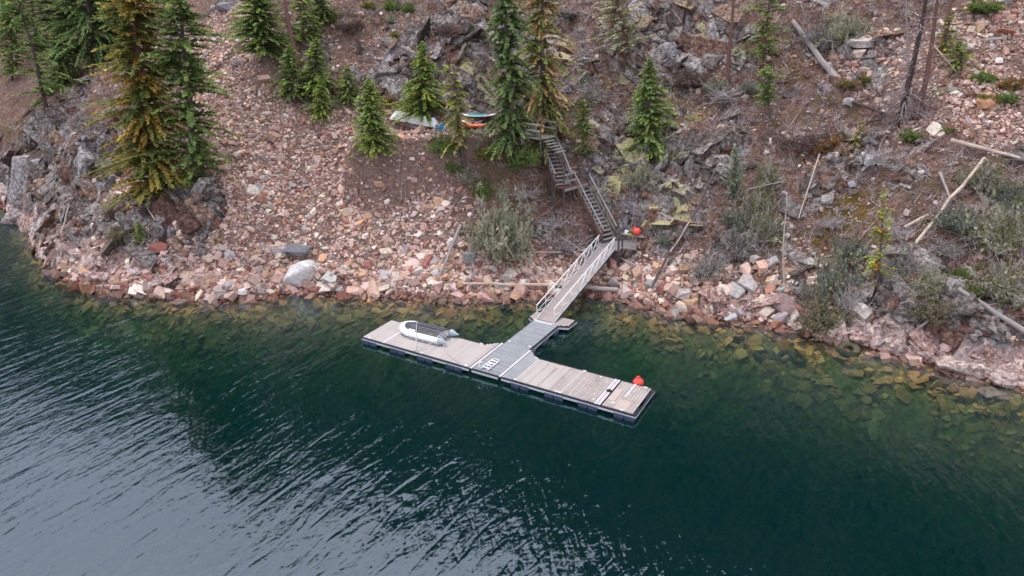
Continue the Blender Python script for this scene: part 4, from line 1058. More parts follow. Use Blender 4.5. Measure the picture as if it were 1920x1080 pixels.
boulder(880, 478, 40, 38, (.20, .20, .21), 'cracked dark grey block below the grey bush', 22, flat=.9)
boulder(775, 508, 28, 24, rust_, 'dark red angular block in the rubble behind the dock', 23)
boulder(690, 495, 24, 26, (.36, .16, .12), 'upright rust block among pale rubble', 24, flat=1.)
boulder(697, 515, 28, 20, whi_, 'whitish rounded block low in the rubble', 25)
boulder(1618, 78, 80, 30, (.50, .44, .40), 'long pale slab capping the stacked rocks', 26, flat=.7)
boulder(1575, 80, 44, 30, (.40, .27, .21), 'tan block at the end of the stacked rocks', 27)
boulder(1610, 100, 40, 26, (.50, .40, .32), 'cream wedge under the long pale slab', 28)
boulder(1568, 108, 30, 18, (.36, .25, .20), 'brown block at the base of the stacked rocks', 29)
boulder(1650, 112, 30, 20, (.40, .24, .18), 'reddish block at the foot of the stacked rocks', 30)
boulder(1850, 193, 36, 28, (.42, .22, .13), 'orange angular boulder beside the low bright shrubs', 31)
boulder(1590, 190, 30, 26, g2_, 'grey angular boulder in front of the twin dead trees', 32)
boulder(1885, 60, 34, 20, (.36, .15, .10), 'rust slab in the scree by the top corner', 33)
boulder(1840, 45, 30, 18, tan_, 'tan slab sticking out of the upper scree', 34)
boulder(140, 118, 30, 20, (.46, .38, .33), 'pale rock between the top firs', 35)
boulder(425, 12, 46, 30, g1_, 'grey boulder at the upper edge above the scree path', 36)
boulder(1470, 360, 20, 14, g2_, 'small grey knob of rock by the upright dead pole top', 37)
boulder(1632, 300, 28, 36, (.44, .43, .43), 'pale grey ledge block on the brushy slope', 38)
boulder(1600, 345, 22, 20, (.36, .36, .37), 'grey ledge block lower on the brushy slope', 39)

# ------------------------------------------------------------------ foliage builders
def sticks_mesh(name, A, B, rad, cols, mat, tip=.5, bow=None):
    """3-sided tapered sticks from A to B (n,3)"""
    A = np.asarray(A, float); B = np.asarray(B, float); n = len(A); d = B - A; L = np.linalg.norm(d, axis=1, keepdims=True) + 1e-9; d = d / L
    ref = np.where(np.abs(d[:, 2:3]) > .9, np.array([[1., 0, 0]]), np.array([[0, 0, 1.]])); u = np.cross(d, ref); u /= np.linalg.norm(u, axis=1, keepdims=True); v = np.cross(d, u)
    rad = np.broadcast_to(np.asarray(rad, float).reshape(-1, 1), (n, 1))
    V = []
    for P0, k in ((A, 1.), (B, tip)):
        for j in range(3):
            t = 2 * np.pi * j / 3; V.append(P0 + (u * np.cos(t) + v * np.sin(t)) * rad * k)
    V = np.stack(V, 1).reshape(-1, 3)
    f = np.array([[0, 1, 4, 3], [1, 2, 5, 4], [2, 0, 3, 5]]); Fq = (f[None] + (np.arange(n) * 6)[:, None, None]).reshape(-1, 4)
    c = np.repeat(np.broadcast_to(cols, (n, 3)), 6, 0)
    return np_mesh(name, V, Fq, mat, c)
def leaf_quads(O, D, Wd, Ln, Nn):
    """rhombs: origin, direction, half width, length, side vector"""
    t = O + D * Ln[:, None]; m_ = O + D * (Ln * .42)[:, None]; s_ = Nn * Wd[:, None]
    return np.stack([O, m_ + s_, t, m_ - s_], 1)
def conifer(h, r, seed, wh=.30, nb=6, rise=.12, droop=.30, base=.05, form='cone', tw=.30, dens=1.0, cols=((.05, .10, .03),), gap=0., trunk_r=None, bare=0., wmat='bark', lean=0., sag=.0, tipc=1.25):
    rr = np.random.default_rng(seed); tr = trunk_r or h * .013 + .03
    LQ = []; LC = []; SA = []; SB = []; SR = []
    cols = np.array(cols)
    z = h * base; cz = 0
    def trunk_xy(z): q = z / h; return np.array([lean * h * q * q + .08 * math.sin(z * .8 + seed), .06 * math.cos(z * .7 + seed)])
    while z < h * .985:
        q = (z - h * base) / (h * (1 - base))
        if form == 'cone': R_ = r * 1.58 * (1 - q) ** .78 * (1 if q > .06 else .85)
        elif form == 'column': R_ = r * 1.12 * (1 - q ** 2.6) * (.80 + .20 * math.sin(z * 1.9 + seed))
        else: R_ = r * 1.12 * (1 - q) ** .42 * min(1, .55 + q * 3) * (.62 + .38 * abs(math.sin(z * 1.1 + seed)))
        R_ = max(R_, .08)
        nbr = max(3, int(nb * (.6 + .4 * (1 - q))))
        c0 = trunk_xy(z)
        for b_ in range(nbr):
            if rr.random() < gap: continue
            az = rr.uniform(0, 2 * np.pi); L = R_ * rr.uniform(.70, 1.08)
            if form == 'sparse': L = R_ * rr.uniform(.4, 1.25)
            L *= .80 + .55 * float(pn(az * 1.1 + seed * 3.7, z * .75, 8))
            if pn(az * .9 + seed * 1.3, z * .9 + 50, 9) > (.34 if form == 'sparse' else .8): continue
            L = max(L, .06)
            zz = z + rr.uniform(-1.1, 1.1) * wh; o = np.array([c0[0], c0[1], zz])
            bd = np.array([math.cos(az), math.sin(az), 0.]); ris = rise * rr.uniform(.3, 1.6) + .25 * q; dr_ = droop * rr.uniform(.6, 1.3) + sag * (1 - q)
            m_ = max(8, int(L / .026 * dens))
            p = np.sort(rr.uniform(.08 if L < .8 else .16, 1, m_))
            pos = o + bd * (L * p)[:, None]; pos[:, 2] += ris * L * p - dr_ * L * p ** 2
            slope = ris - 2 * dr_ * p
            a = rr.choice([-1, 1], m_) * rr.uniform(.25, 1.35, m_); a[p > .96] *= .5
            D = np.stack([np.cos(az + a), np.sin(az + a), slope * .7 + rr.normal(size=m_) * .38 - .06 - sag * .6], 1); D /= np.linalg.norm(D, axis=1, keepdims=True)
            Ln = np.minimum(tw * (1.15 - .55 * p) * rr.uniform(.6, 1.3, m_), L * .7 + .08)
            Nn = np.cross(D, np.array([0, 0, 1.])); Nn /= np.linalg.norm(Nn, axis=1, keepdims=True) + 1e-9; ro = rr.uniform(-.7, .7, m_)
            Bn = np.cross(Nn, D); Nn = Nn * np.cos(ro)[:, None] + Bn * np.sin(ro)[:, None]
            Ln = Ln * .70; LQ.append(leaf_quads(pos, D, Ln * .29, Ln, Nn))
            ci = int((float(pn(az * 1.3 + seed, zz * .8 + 9, 14)) * .9 + .5) * len(cols) + rr.uniform(-.8, .8)); cc = cols[min(max(ci, 0), len(cols) - 1)] * rr.uniform(.75, 1.25)
            C_ = cc[None] * (np.where(p > .72, tipc, .92) * rr.uniform(.8, 1.2, m_))[:, None]
            LC.append(np.repeat(C_, 4, 0))
            if L > .35:
                k = np.linspace(0, .92, 4); bp__ = o + bd * (L * k)[:, None]; bp__[:, 2] += ris * L * k - dr_ * L * k ** 2
                for i in range(3): SA.append(bp__[i]); SB.append(bp__[i + 1]); SR.append((.012 + .012 * L) * (1 - k[i]) + .004)
        z += wh * rr.uniform(.75, 1.25) * (1 - .35 * q)
    # dead lower branches
    if bare > 0:
        for i in range(int(bare * 26)):
            zz = rr.uniform(.02, max(.1, base + .18)) * h; az = rr.uniform(0, 2 * np.pi); L = r * rr.uniform(.3, .9); c0 = trunk_xy(zz)
            a_ = np.array([c0[0], c0[1], zz]); b_ = a_ + np.array([math.cos(az) * L * .6, math.sin(az) * L * .6, -.1 * L]); c_ = a_ + np.array([math.cos(az) * L, math.sin(az) * L, -.5 * L])
            SA += [a_, b_]; SB += [b_, c_]; SR += [.016, .009]
    V = np.concatenate([q.reshape(-1, 3) for q in LQ]); C_ = np.concatenate(LC); Fq = np.arange(len(V)).reshape(-1, 4)
    crown = np_mesh('crown', V, Fq, M['foliage'], C_)
    tb = MB(); zsx = np.linspace(-.35, h * .97, 9)
    tb.tube([(*trunk_xy(max(z_, 0)), z_) for z_ in zsx], [max(.012, tr * (1 - max(z_, 0) / h) ** .8 * (1.25 if z_ < .1 else 1)) for z_ in zsx], 8)
    trunk = tb.mesh('trunk', M[wmat], True)
    limbs = sticks_mesh('limbs', SA, SB, SR, (.10, .08, .07), M[wmat], .6) if SA else None
    return crown, trunk, limbs, h
def plant(kind, proto, base, label, cat='tree', scale=(1, 1), rz=None, group=None, lean=(0, 0), names=('crown', 'trunk', 'limbs')):
    e = empty(kind, base, label, cat, group); e.rotation_euler = (lean[0], lean[1], random.uniform(0, 6.28) if rz is None else rz); e.scale = (scale[0], scale[0], scale[1])
    # lean is applied in world axes, spin inside it
    e.rotation_mode = 'XYZ'
    for nm, me in zip(names, proto[:3]):
        if me is not None: link(nm, me, e)
    return e
def height_to(base, topy):
    lo, hi = .2, 40
    for _ in range(30):
        mid = (lo + hi) / 2; _x, y_, _w = project(base + np.array([0, 0, mid]))
        if y_ > topy: lo = mid
        else: hi = mid
    return lo
G_BR = ((.16, .235, .07), (.14, .21, .065), (.20, .27, .08)); G_DK = ((.085, .14, .055), (.105, .165, .06), (.075, .12, .05)); G_OL = ((.20, .22, .085), (.17, .19, .085), (.23, .21, .10))
G_MID = ((.13, .20, .075), (.16, .22, .08), (.11, .17, .07)); G_OR = ((.10, .135, .045), (.13, .16, .05), (.17, .175, .05), (.21, .17, .05), (.25, .19, .05)); G_YL = ((.20, .26, .06), (.24, .28, .07)); G_GR = ((.36, .36, .24), (.42, .41, .30), (.29, .31, .20))
G_RU = ((.16, .19, .07), (.19, .22, .08), (.38, .24, .13), (.14, .18, .06)); G_JN = ((.22, .26, .20), (.22, .28, .23))
def tree(name, bx, by, topy, rpx, label, cols, seed, form='cone', topx=None, **kw):
    cols = tuple(tuple(min(.6, x * k) for x, k in zip(c, (1.85, 1.70, 1.50))) for c in cols)
    b_ = P(bx, by); D = np.linalg.norm(b_ - CAM); h = height_to(b_, topy); r = rpx * D / F
    ln = (0, 0)
    if topx is not None:          # lean so that the tip comes where the photograph has it
        tx, ty, tw_ = project(b_ + np.array([0, 0, h])); off = (topx - tx) * tw_ / F
        ln = (0, math.atan2(off, h)); h = h * math.hypot(1, off / h)
    kw['wh'] = kw.get('wh', .3) * .68; kw['nb'] = int(kw.get('nb', 6) * 1.25 + .5); pr = conifer(h, r, seed, cols=cols, form=form, **kw)
    e = plant(name, pr, b_ - np.array([0, 0, .05]), label, lean=ln, rz=0); return e

# ------------------------------------------------------------------ conifers
tree('cedar_tree', 292, 380, -200, 84, 'tall yellowing cedar with orange foliage down to its foot', G_OR, 1, 'column', topx=225, wh=.30, nb=8, droop=.32, tw=.42, base=.03, dens=.95, wmat='bark_red', sag=.1)
tree('fir_tree', 368, 362, -170, 84, 'tall green fir with broad open branches beside the yellowing cedar', G_MID + ((.10, .155, .05),), 2, 'sparse', topx=325, wh=.42, nb=7, droop=.22, tw=.46, base=.04, dens=1.15, gap=.12, sag=.1)
tree('pine_tree', 92, 215, -60, 60, 'thin dark pine leaning out over the grey headland', G_MID, 3, 'sparse', topx=20, wh=.6, nb=5, gap=.3, tw=.45, base=.08, wmat='log_dark', bare=.6)
tree('pine_tree', 70, 100, -120, 62, 'dark pine behind the leaning headland pine', G_DK + G_MID, 4, 'sparse', topx=40, wh=.5, nb=6, gap=.2, tw=.42)
tree('fir_tree', 178, 120, -150, 62, 'dense dark fir at the top edge behind the cedar', G_DK, 5, 'cone', topx=150, wh=.36, nb=7, tw=.42, sag=.2)
tree('fir_tree', 130, 60, -160, 50, 'bushy mid green fir at the upper edge between dark pines', G_MID, 6, 'cone', topx=110, wh=.40, nb=6, tw=.42)
tree('fir_tree', 492, 98, -70, 50, 'dense young green fir at the top beside the red trunk', G_BR[:2] + G_DK[1:2], 7, 'cone', topx=478, wh=.24, nb=9, tw=.30, dens=1.3, base=.02)
tree('fir_tree', 575, 78, -60, 26, 'slim light fir directly behind the red trunk', G_BR, 8, 'cone', topx=566, wh=.28, nb=6, tw=.28)
tree('fir_tree', 607, 42, -50, 30, 'small dark fir at the top edge beside the slim light fir', G_DK + G_MID, 9, 'cone', wh=.26, nb=7, tw=.28)
tree('fir_tree', 552, 186, 82, 32, 'young fir at the foot of the red trunk', G_BR[:2] + G_MID, 10, 'cone', topx=541, wh=.22, nb=8, tw=.26, dens=1.2, base=.02)
tree('fir_tree', 592, 172, 70, 36, 'pointed young fir just east of the red trunk foot', G_BR[:2] + G_MID[:1], 11, 'cone', topx=590, wh=.22, nb=8, tw=.27, dens=1.2, base=.02)
tree('fir_tree', 604, 221, 142, 25, 'small yellow green fir in front of the young pair', G_YL[:1] + G_BR, 12, 'cone', topx=598, wh=.17, nb=8, tw=.2, dens=1.2, base=.02)
tree('fir_tree', 651, 191, 120, 28, 'small olive fir between the yellow green and the bright one', G_OL[1:2] + G_MID + G_YL[:1], 13, 'cone', topx=650, wh=.19, nb=8, tw=.22, dens=1.1, base=.02)
tree('fir_tree', 702, 280, 142, 38, 'bright green young fir standing on the slope west of the white tarp', G_BR, 14, 'cone', topx=693, wh=.19, nb=10, tw=.25, dens=1.3, base=.01)
tree('fir_tree', 797, 216, 76, 40, 'fresh green fir directly behind the white tarp', G_YL[:1] + G_BR, 15, 'cone', topx=790, wh=.24, nb=8, tw=.3, dens=1.2, base=.03)
tree('fir_tree', 872, 308, 120, 52, 'sparse drooping olive fir with grey trunk in front of the boats', G_OL + G_YL[:1], 16, 'sparse', topx=842, wh=.34, nb=6, droop=.4, tw=.34, gap=.15, base=.22, bare=1.4, sag=.25)
tree('fir_tree', 962, 280, -190, 62, 'tall dark green fir above the top of the stairs', G_DK + G_DK + G_MID[:1], 17, 'column', topx=938, wh=.38, nb=6, droop=.35, tw=.40, dens=1.05, base=.03, gap=.08, sag=.25)
tree('fir_tree', 1022, 285, -170, 78, 'tall fir with rusty brown tinged foliage over the stair head', G_RU, 18, 'sparse', topx=1012, wh=.36, nb=7, droop=.4, tw=.38, dens=1.05, base=.06, gap=.08, bare=.8, sag=.3)
tree('fir_tree', 1100, 305, 182, 36, 'thin olive fir beside the upper flight of stairs', G_OL[:2] + G_MID, 19, 'sparse', topx=1092, wh=.24, nb=7, tw=.27, base=.18, gap=.1, bare=.8)
tree('fir_tree', 1216, 292, 106, 46, 'shapely green fir standing alone on the mossy crag', G_BR[:2] + G_MID, 20, 'cone', topx=1219, wh=.25, nb=8, tw=.32, dens=1.15, base=.03)
tree('juniper_tree', 1186, 125, -60, 62, 'grey green leaning tree with red trunk at the crag top', G_GR, 21, 'sparse', topx=1142, wh=.30, nb=8, tw=.30, base=.2, droop=.1, wmat='bark_red', bare=1, tipc=1.05)
tree('pine_tree', 1432, 128, -110, 52, 'open pine with bare lower trunk near the thick fallen log', G_MID, 22, 'sparse', topx=1452, wh=.5, nb=6, gap=.25, tw=.38, base=.12, wmat='bark_red', bare=.6)
tree('fir_tree', 1447, 222, 120, 34, 'small skirted fir with grey dead lower limbs below the open pine', G_MID + G_BR[:1], 23, 'sparse', topx=1436, wh=.26, nb=7, tw=.3, base=.35, gap=.1, bare=2.2)
tree('juniper_tree', 1380, 372, 272, 22, 'bluish grey juniper standing upright on the brushy slope', G_JN, 24, 'column', topx=1376, wh=.16, nb=9, tw=.18, base=.01, droop=0, rise=.9, dens=1.1, tipc=1.1)
tree('fir_tree', 1642, 548, 350, 30, 'slim yellow green fir among grey brush on the east slope', G_YL + G_OL[:1] + ((.28, .16, .05),), 25, 'sparse', topx=1660, wh=.34, nb=5, gap=.25, tw=.30, base=.05)
tree('fir_tree', 265, 453, 412, 15, 'tiny bright fir beside the rust red block', G_YL[:1] + G_BR, 26, 'cone', wh=.13, nb=7, tw=.16, base=.02)
tree('fir_tree', 1605, 275, 225, 22, 'small olive fir behind the ochre patch', G_OL + G_GR[:1], 27, 'sparse', wh=.2, nb=7, tw=.24, base=.05)
tree('fir_tree', 1770, 100, 20, 22, 'light green sapling by the reddish trunk at the upper edge', G_YL + G_MID, 28, 'sparse', wh=.26, nb=5, tw=.26, base=.05)
tree('fir_tree', 1792, 130, 70, 26, 'low light green sapling under the reddish trunk', G_YL[:1] + G_MID, 29, 'sparse', wh=.22, nb=6, tw=.26, base=.05)

tree('fir_tree', 24, 150, 10, 34, 'ragged mid green fir in the top west corner above the grey headland', G_MID + G_OL[:1], 61, 'sparse', topx=14, wh=.3, nb=7, tw=.36, base=.1)
tree('fir_tree', 118, 165, 40, 34, 'small dark fir between the leaning pine and the cedar', G_DK + G_MID, 62, 'cone', topx=112, wh=.28, nb=7, tw=.34, base=.05)
tree('fir_tree', 222, 70, -110, 40, 'dark fir showing at the upper edge just behind the cedar top', G_DK, 63, 'cone', topx=214, wh=.34, nb=7, tw=.4)
tree('fir_tree', 8, 60, -90, 44, 'dense fir cut by the top west corner of the frame', G_DK + G_MID, 64, 'cone', topx=0, wh=.36, nb=7, tw=.4)
# bare trunks and standing dead trees
def snag(bx, by, tx_, ty_, r0, label, mat, seed, nbr=30, name='dead_tree', skirt=0, spread=1.2):
    b_ = P(bx, by); h = height_to(b_, ty_); qx_, _y, w_ = project(b_ + np.array([0, 0, h])); off = (tx_ - qx_) * w_ / F
    rr = np.random.default_rng(seed); e = empty(name, b_, label, 'tree')
    k = np.linspace(-.03, 1, 10); pts = [(off * q + .1 * math.sin(q * 5 + seed) * (q > 0), .08 * math.cos(q * 4 + seed), h * q) for q in k]
    MB().tube(pts, [max(.02, r0 * (1.2 if q < .02 else (1 - .75 * max(q, 0)))) for q in k], 8).build('trunk', M[mat], e, True)
    A, B, Rr = [], [], []
    for i in range(nbr + skirt):
        low = i >= nbr; q = rr.uniform(.02, .22) if low else rr.uniform(.18, .98); p0 = np.array([off * q, 0, h * q]); a = rr.uniform(0, 2 * np.pi); L = rr.uniform(.4, 1) * spread * (1.2 if low else (1.1 - .6 * q))
        d = np.array([math.cos(a), math.sin(a), rr.uniform(-.5, .2) - (.3 if low else 0)]); p1 = p0 + d * L * .5; p2 = p1 + (d + rr.normal(size=3) * .3) * L * .5
        A += [p0, p1]; B += [p1, p2]; Rr += [.032, .020]
        for j in range(3 + 3 * low):
            s_ = p1 + (p2 - p1) * rr.uniform(0, 1); A.append(s_); B.append(s_ + (d + rr.normal(size=3) * .7) * L * .28); Rr.append(.013)
    if A: link('limbs', sticks_mesh('limbs', A, B, Rr, (.36, .31, .30) if not mat.endswith('red') else (.2, .15, .14), M['twigcol']), e)
    return e
snag(562, 122, 517, -60, .27, 'thick bare red trunk rising past the young firs', 'bark_red', 41, 3)
snag(1366, 158, 1376, -60, .20, 'straight bare dark trunk on the slope above the crag', 'bark_red', 42, 10)
snag(1688, 236, 1752, -90, .24, 'dead tree with dark leaning trunk and tangled grey foot', 'log_dark', 43, 60, skirt=60, spread=1.6)
snag(1722, 226, 1772, -90, .20, 'second dead tree with reddish trunk beside the dark leaning one', 'bark_red', 44, 50, skirt=50, spread=1.5)
snag(1700, 190, 1702, -40, .12, 'slender grey dead tree between the twin dead trunks', 'log_grey', 45, 50, skirt=20, spread=1.3)
snag(1764, 96, 1800, -60, .20, 'reddish bare trunk at the upper east edge', 'bark_red', 46, 8)
snag(1470, 533, 1473, 364, .085, 'thin white upright dead pole near the water', 'log_pale', 47, 4, spread=.5)
snag(1477, 470, 1479, 366, .035, 'thinner pale stick standing right behind the white pole', 'log_grey', 48, 3, spread=.5)
snag(1545, 190, 1562, 80, .05, 'thin reddish dead stem beside the thick fallen log', 'log_grey', 49, 4, spread=.4)
snag(673, 100, 670, 66, .28, 'short charred stump on the reddish crag', 'log_dark', 50, 0, name='tree_stump')
snag(985, 300, 978, 250, .10, 'grey broken stub tree beside the stair head', 'log_grey', 51, 14, skirt=14, spread=.9)

# ------------------------------------------------------------------ shrubs
def shrub_mesh(seed, n=46, leaf=1.0, cols=G_GR, hgt=.8, stemc=(.38, .34, .33), lsz=.085, droop=.1):
    """a bush one metre in radius: stems, side twigs and leaf sprays"""
    rr = np.random.default_rng(seed); A, B, Rr, LQ, LC = [], [], [], [], []; cols = np.array(cols)
    for i in range(n):
        az = rr.uniform(0, 2 * np.pi); el = math.acos(rr.uniform(.05, 1)); L = rr.uniform(.35, 1.05) * (.8 + .5 * float(pn(az * 1.2 + seed, el * 2, 12)))
        d = np.array([math.cos(az) * math.sin(el), math.sin(az) * math.sin(el), math.cos(el) * hgt + .1]); root = np.array([rr.normal() * .22, rr.normal() * .22, -.1])
        p = [root]; dd = d.copy()
        for k in range(3):
            p.append(p[-1] + dd * L / 3); dd = dd + rr.normal(size=3) * .25 - np.array([0, 0, droop])
        for k in range(3): A.append(p[k]); B.append(p[k + 1]); Rr.append(.020 * (1 - k * .28))
        bc = cols[rr.integers(len(cols))] * rr.uniform(.8, 1.2)
        for j in range(9):
            k = rr.integers(1, 3); q = p[k] + (p[k + 1] - p[k]) * rr.uniform(0, 1); t = d + rr.normal(size=3) * .6; t /= np.linalg.norm(t); l_ = rr.uniform(.12, .34)
            A.append(q); B.append(q + t * l_); Rr.append(.008)
            m_ = int(rr.poisson(6 * leaf))
            if m_:
                O = q + t * (l_ * rr.uniform(.1, 1.1, m_))[:, None] + rr.normal(size=(m_, 3)) * .03; D = t + rr.normal(size=(m_, 3)) * .6; D /= np.linalg.norm(D, axis=1, keepdims=True)
                Nn = np.cross(D, rr.normal(size=(m_, 3))); Nn /= np.linalg.norm(Nn, axis=1, keepdims=True); Ln = lsz * rr.uniform(.7, 1.4, m_)
                LQ.append(leaf_quads(O, D, Ln * .3, Ln, Nn)); LC.append(np.repeat(bc[None] * rr.uniform(.8, 1.25, m_)[:, None], 4, 0))
    st_ = sticks_mesh('stems', A, B, Rr, stemc, M['twigcol'])
    if LQ:
        V = np.concatenate([q.reshape(-1, 3) for q in LQ]); lf = np_mesh('leaves', V, np.arange(len(V)).reshape(-1, 4), M['foliage'], np.concatenate(LC))
    else: lf = None
    return lf, st_, None
SH = {}
def sh(kind, seed):
    k = (kind, seed)
    if k not in SH:
        c = dict(grey=(100, 1.7, G_GR, .8), bluegrey=(80, .7, G_JN + G_GR[:1], .9), olive=(80, .6, G_OL + G_GR[:2], .8), green=(54, 2.0, G_YL[:1] + G_BR, .7), yellow=(54, 2.0, ((.20, .22, .05), (.24, .22, .05), (.15, .19, .04)), .65), pale=(80, .8, ((.24, .22, .12), (.28, .26, .15), (.20, .19, .11)), .7),
                 dead=(80, 0.0, G_GR, .8), deadleaf=(80, .30, ((.2, .2, .15), (.24, .22, .2)), .8), orange=(50, 1.3, ((.30, .16, .05), (.22, .15, .04)), .7), purple=(60, .7, ((.14, .09, .08), (.17, .12, .105)), .6))[kind]
        SH[k] = shrub_mesh(seed * 13 + len(kind), c[0], c[1], c[2], c[3], stemc=(.42, .38, .37) if kind in ('dead', 'deadleaf', 'grey', 'olive') else (.17, .14, .12))
    return SH[k]
SHL = [  # px, py(base), half width px, height px, kind, label
 (940, 458, 58, 112, 'grey', 'large rounded grey green bush above the shore west of the gangway', 'leafy'),
 (1325, 512, 52, 62, 'deadleaf', 'grey leafless bush above the leaning dead pole', 'brush'),
 (1385, 470, 52, 90, 'deadleaf', 'tall grey brush clump under the bluish juniper', 'brush'),
 (1432, 440, 42, 72, 'olive', 'olive grey bush beside the upright dead pole', ''),
 (1415, 395, 34, 56, 'olive', 'thin olive bush behind the upright pole branch', ''),
 (1375, 420, 32, 50, 'bluegrey', 'blue grey bush at the foot of the upright juniper', ''),
 (1440, 345, 34, 60, 'olive', 'faint olive bush above the pole on the brushy slope', ''),
 (1560, 560, 56, 110, 'bluegrey', 'large blue green juniper bush above the shore on the east slope', ''),
 (1545, 600, 50, 56, 'pale', 'yellowish low juniper hanging over the pink shore rock', ''),
 (1510, 560, 36, 44, 'deadleaf', 'grey brush west of the large juniper bush', ''),
 (1600, 570, 40, 60, 'dead', 'bare grey bush east of the large juniper bush', ''),
 (1752, 590, 38, 56, 'pale', 'grey green bush above the log end at the east shore', ''),
 (1740, 545, 40, 46, 'grey', 'grey bush between slim fir and bright green shrub', ''),
 (1880, 545, 60, 76, 'olive', 'broad grey olive bush at the east edge above the log', ''),
 (1870, 450, 62, 86, 'olive', 'tall olive juniper bush at the east edge', ''),
 (1845, 345, 44, 46, 'olive', 'olive bush under the long pale log at the east edge', ''),
 (1790, 420, 44, 46, 'bluegrey', 'grey green juniper bush by the crossed logs', ''),
 (1900, 380, 36, 60, 'bluegrey', 'grey juniper cut by the east edge of the frame', ''),
 (1808, 525, 26, 38, 'green', 'vivid green shrub below the crossed logs', ''),
 (1835, 545, 24, 26, 'green', 'lower vivid green shrub next to the first one', ''),
 (1273, 298, 22, 22, 'yellow', 'yellow green shrub just east of the green crag fir', ''),
 (1620, 152, 24, 18, 'yellow', 'low yellow green shrub at the foot of the stacked slabs', ''),
 (1588, 160, 18, 14, 'yellow', 'smaller yellow shrub beside the lower end of the thick log', ''),
 (1850, 185, 20, 18, 'yellow', 'yellow green shrub in the scree near the orange boulder', ''),
 (1885, 188, 20, 20, 'green', 'bright green shrub right of its yellow neighbour in the scree', ''),
 (1712, 258, 24, 20, 'green', 'low green shrub in front of the twin dead trees', ''),
 (1845, 150, 22, 22, 'green', 'green shrub on the pale track edge above the scree', ''),
 (1895, 160, 26, 24, 'orange', 'orange tinged shrub at the east edge behind green ones', ''),
 (1775, 245, 14, 12, 'green', 'small green shrub beside the pale scree stones', ''),
 (1850, 18, 30, 22, 'green', 'dark green shrub at the very top east of the frame', ''),
 (833, 276, 30, 42, 'green', 'dense green bush in front of the boats by the grey trunk', 'leafy'),
 (915, 290, 26, 34, 'yellow', 'yellow green bush below the coral kayak', ''),
 (852, 315, 20, 24, 'green', 'small green bush at the foot of the drooping fir', ''),
 (905, 365, 24, 40, 'green', 'green sapling bush on the slope above the grey bush', ''),
 (875, 335, 26, 40, 'olive', 'dull green bush under the drooping fir skirts', ''),
 (978, 300, 44, 56, 'green', 'green bush crowding the west side of the stair head', ''),
 (1035, 255, 34, 40, 'orange', 'rusty tinged bush beside the stair head', ''),
 (1205, 340, 36, 46, 'grey', 'silvery leafless shrub under the green crag fir', ''),
 (1055, 165, 52, 50, 'dead', 'grey tangle of dead brush on the crag above the stairs', ''),
 (1110, 185, 44, 44, 'deadleaf', 'grey brush on the mossy crag above the thin olive fir', ''),
 (1252, 455, 20, 24, 'bluegrey', 'small teal juniper east of the red buoy', ''),
 (225, 443, 24, 32, 'pale', 'grey green bush left of the tiny bright fir', ''),
 (160, 450, 40, 30, 'dead', 'low grey brush on the headland beside the leaning pole', ''),
 (140, 175, 16, 16, 'grey', 'round grey green shrub above the headland rock', ''),
 (742, 68, 12, 12, 'yellow', 'small bright yellow shrub on the reddish crag', ''),
 (690, 12, 14, 16, 'yellow', 'yellow shrub at the upper edge over the stump', ''),
 (735, 14, 18, 22, 'green', 'green shrub at the upper edge east of the yellow one', ''),
 (768, 20, 18, 24, 'green', 'second green shrub at the upper edge over the crag', ''),
 (735, 38, 14, 14, 'grey', 'grey shrub below the green ones at the upper edge', ''),
 (618, 38, 18, 20, 'yellow', 'yellow green shrub by the dark fir at the upper edge', ''),
 (735, 195, 24, 28, 'orange', 'orange brown shrub behind the bright young fir', ''),
 (215, 330, 24, 26, 'purple', 'dark brown shrub in the headland gully', ''),
 (275, 398, 20, 18, 'purple', 'dark heath cushion below the cedar', ''),
 (222, 400, 26, 20, 'purple', 'dark heath cushion on the headland rock shelf', ''),
 (60, 275, 18, 14, 'purple', 'dark low shrub on the headland slope', ''),
 (1360, 180, 44, 40, 'dead', 'faint bare thicket under the straight dark trunk', ''),
 (1300, 150, 50, 34, 'purple', 'low mauve thicket above the lone crag fir', ''),
 (1580, 70, 44, 60, 'grey', 'grey bush uphill of the stacked slabs', ''),
 (1530, 80, 40, 60, 'deadleaf', 'grey thicket beside the thick fallen log top', ''),
 (1345, 165, 30, 24, 'olive', 'low olive shrub at the foot of the straight dark trunk', ''),
 (1400, 170, 22, 22, 'bluegrey', 'small blue grey shrub east of the straight dark trunk', ''),
 (1500, 270, 50, 36, 'purple', 'brown thicket below the small skirted fir', ''),
 (1560, 280, 40, 40, 'orange', 'ochre grass like shrub on the brushy slope', ''),
 (1650, 300, 40, 40, 'dead', 'bare thicket west of the long pale log', ''),
 (1560, 420, 36, 30, 'dead', 'bare thicket over the ochre moss patch', ''),
 (1690, 440, 40, 40, 'dead', 'bare thicket around the short cut log', ''),
 (1780, 470, 40, 36, 'deadleaf', 'grey thicket below the crossed logs', ''),
 (1700, 500, 36, 44, 'deadleaf', 'grey thicket right of the slim yellow green fir', ''),
 (1600, 480, 34, 50, 'bluegrey', 'thin blue green bush uphill of the large juniper', ''),
 (1060, 460, 50, 40, 'dead', 'bare purple grey brush west of the platform', ''),
 (1030, 420, 44, 40, 'dead', 'bare brush on the slope between the bush and stairs', ''),
 (985, 365, 36, 34, 'dead', 'bare brush below the stair landing', ''),
 (1200, 400, 24, 20, 'dead', 'bare twigs on moss above the red buoy', ''),
 (930, 130, 30, 26, 'dead', 'bare brush in the crag west of the tall dark fir', ''),
 (840, 60, 34, 26, 'purple', 'mauve brush on the crag top', ''),
 (660, 50, 34, 24, 'purple', 'mauve brush behind the stump', ''),
 (450, 120, 24, 16, 'dead', 'bare twigs below the dense young fir', ''),
]
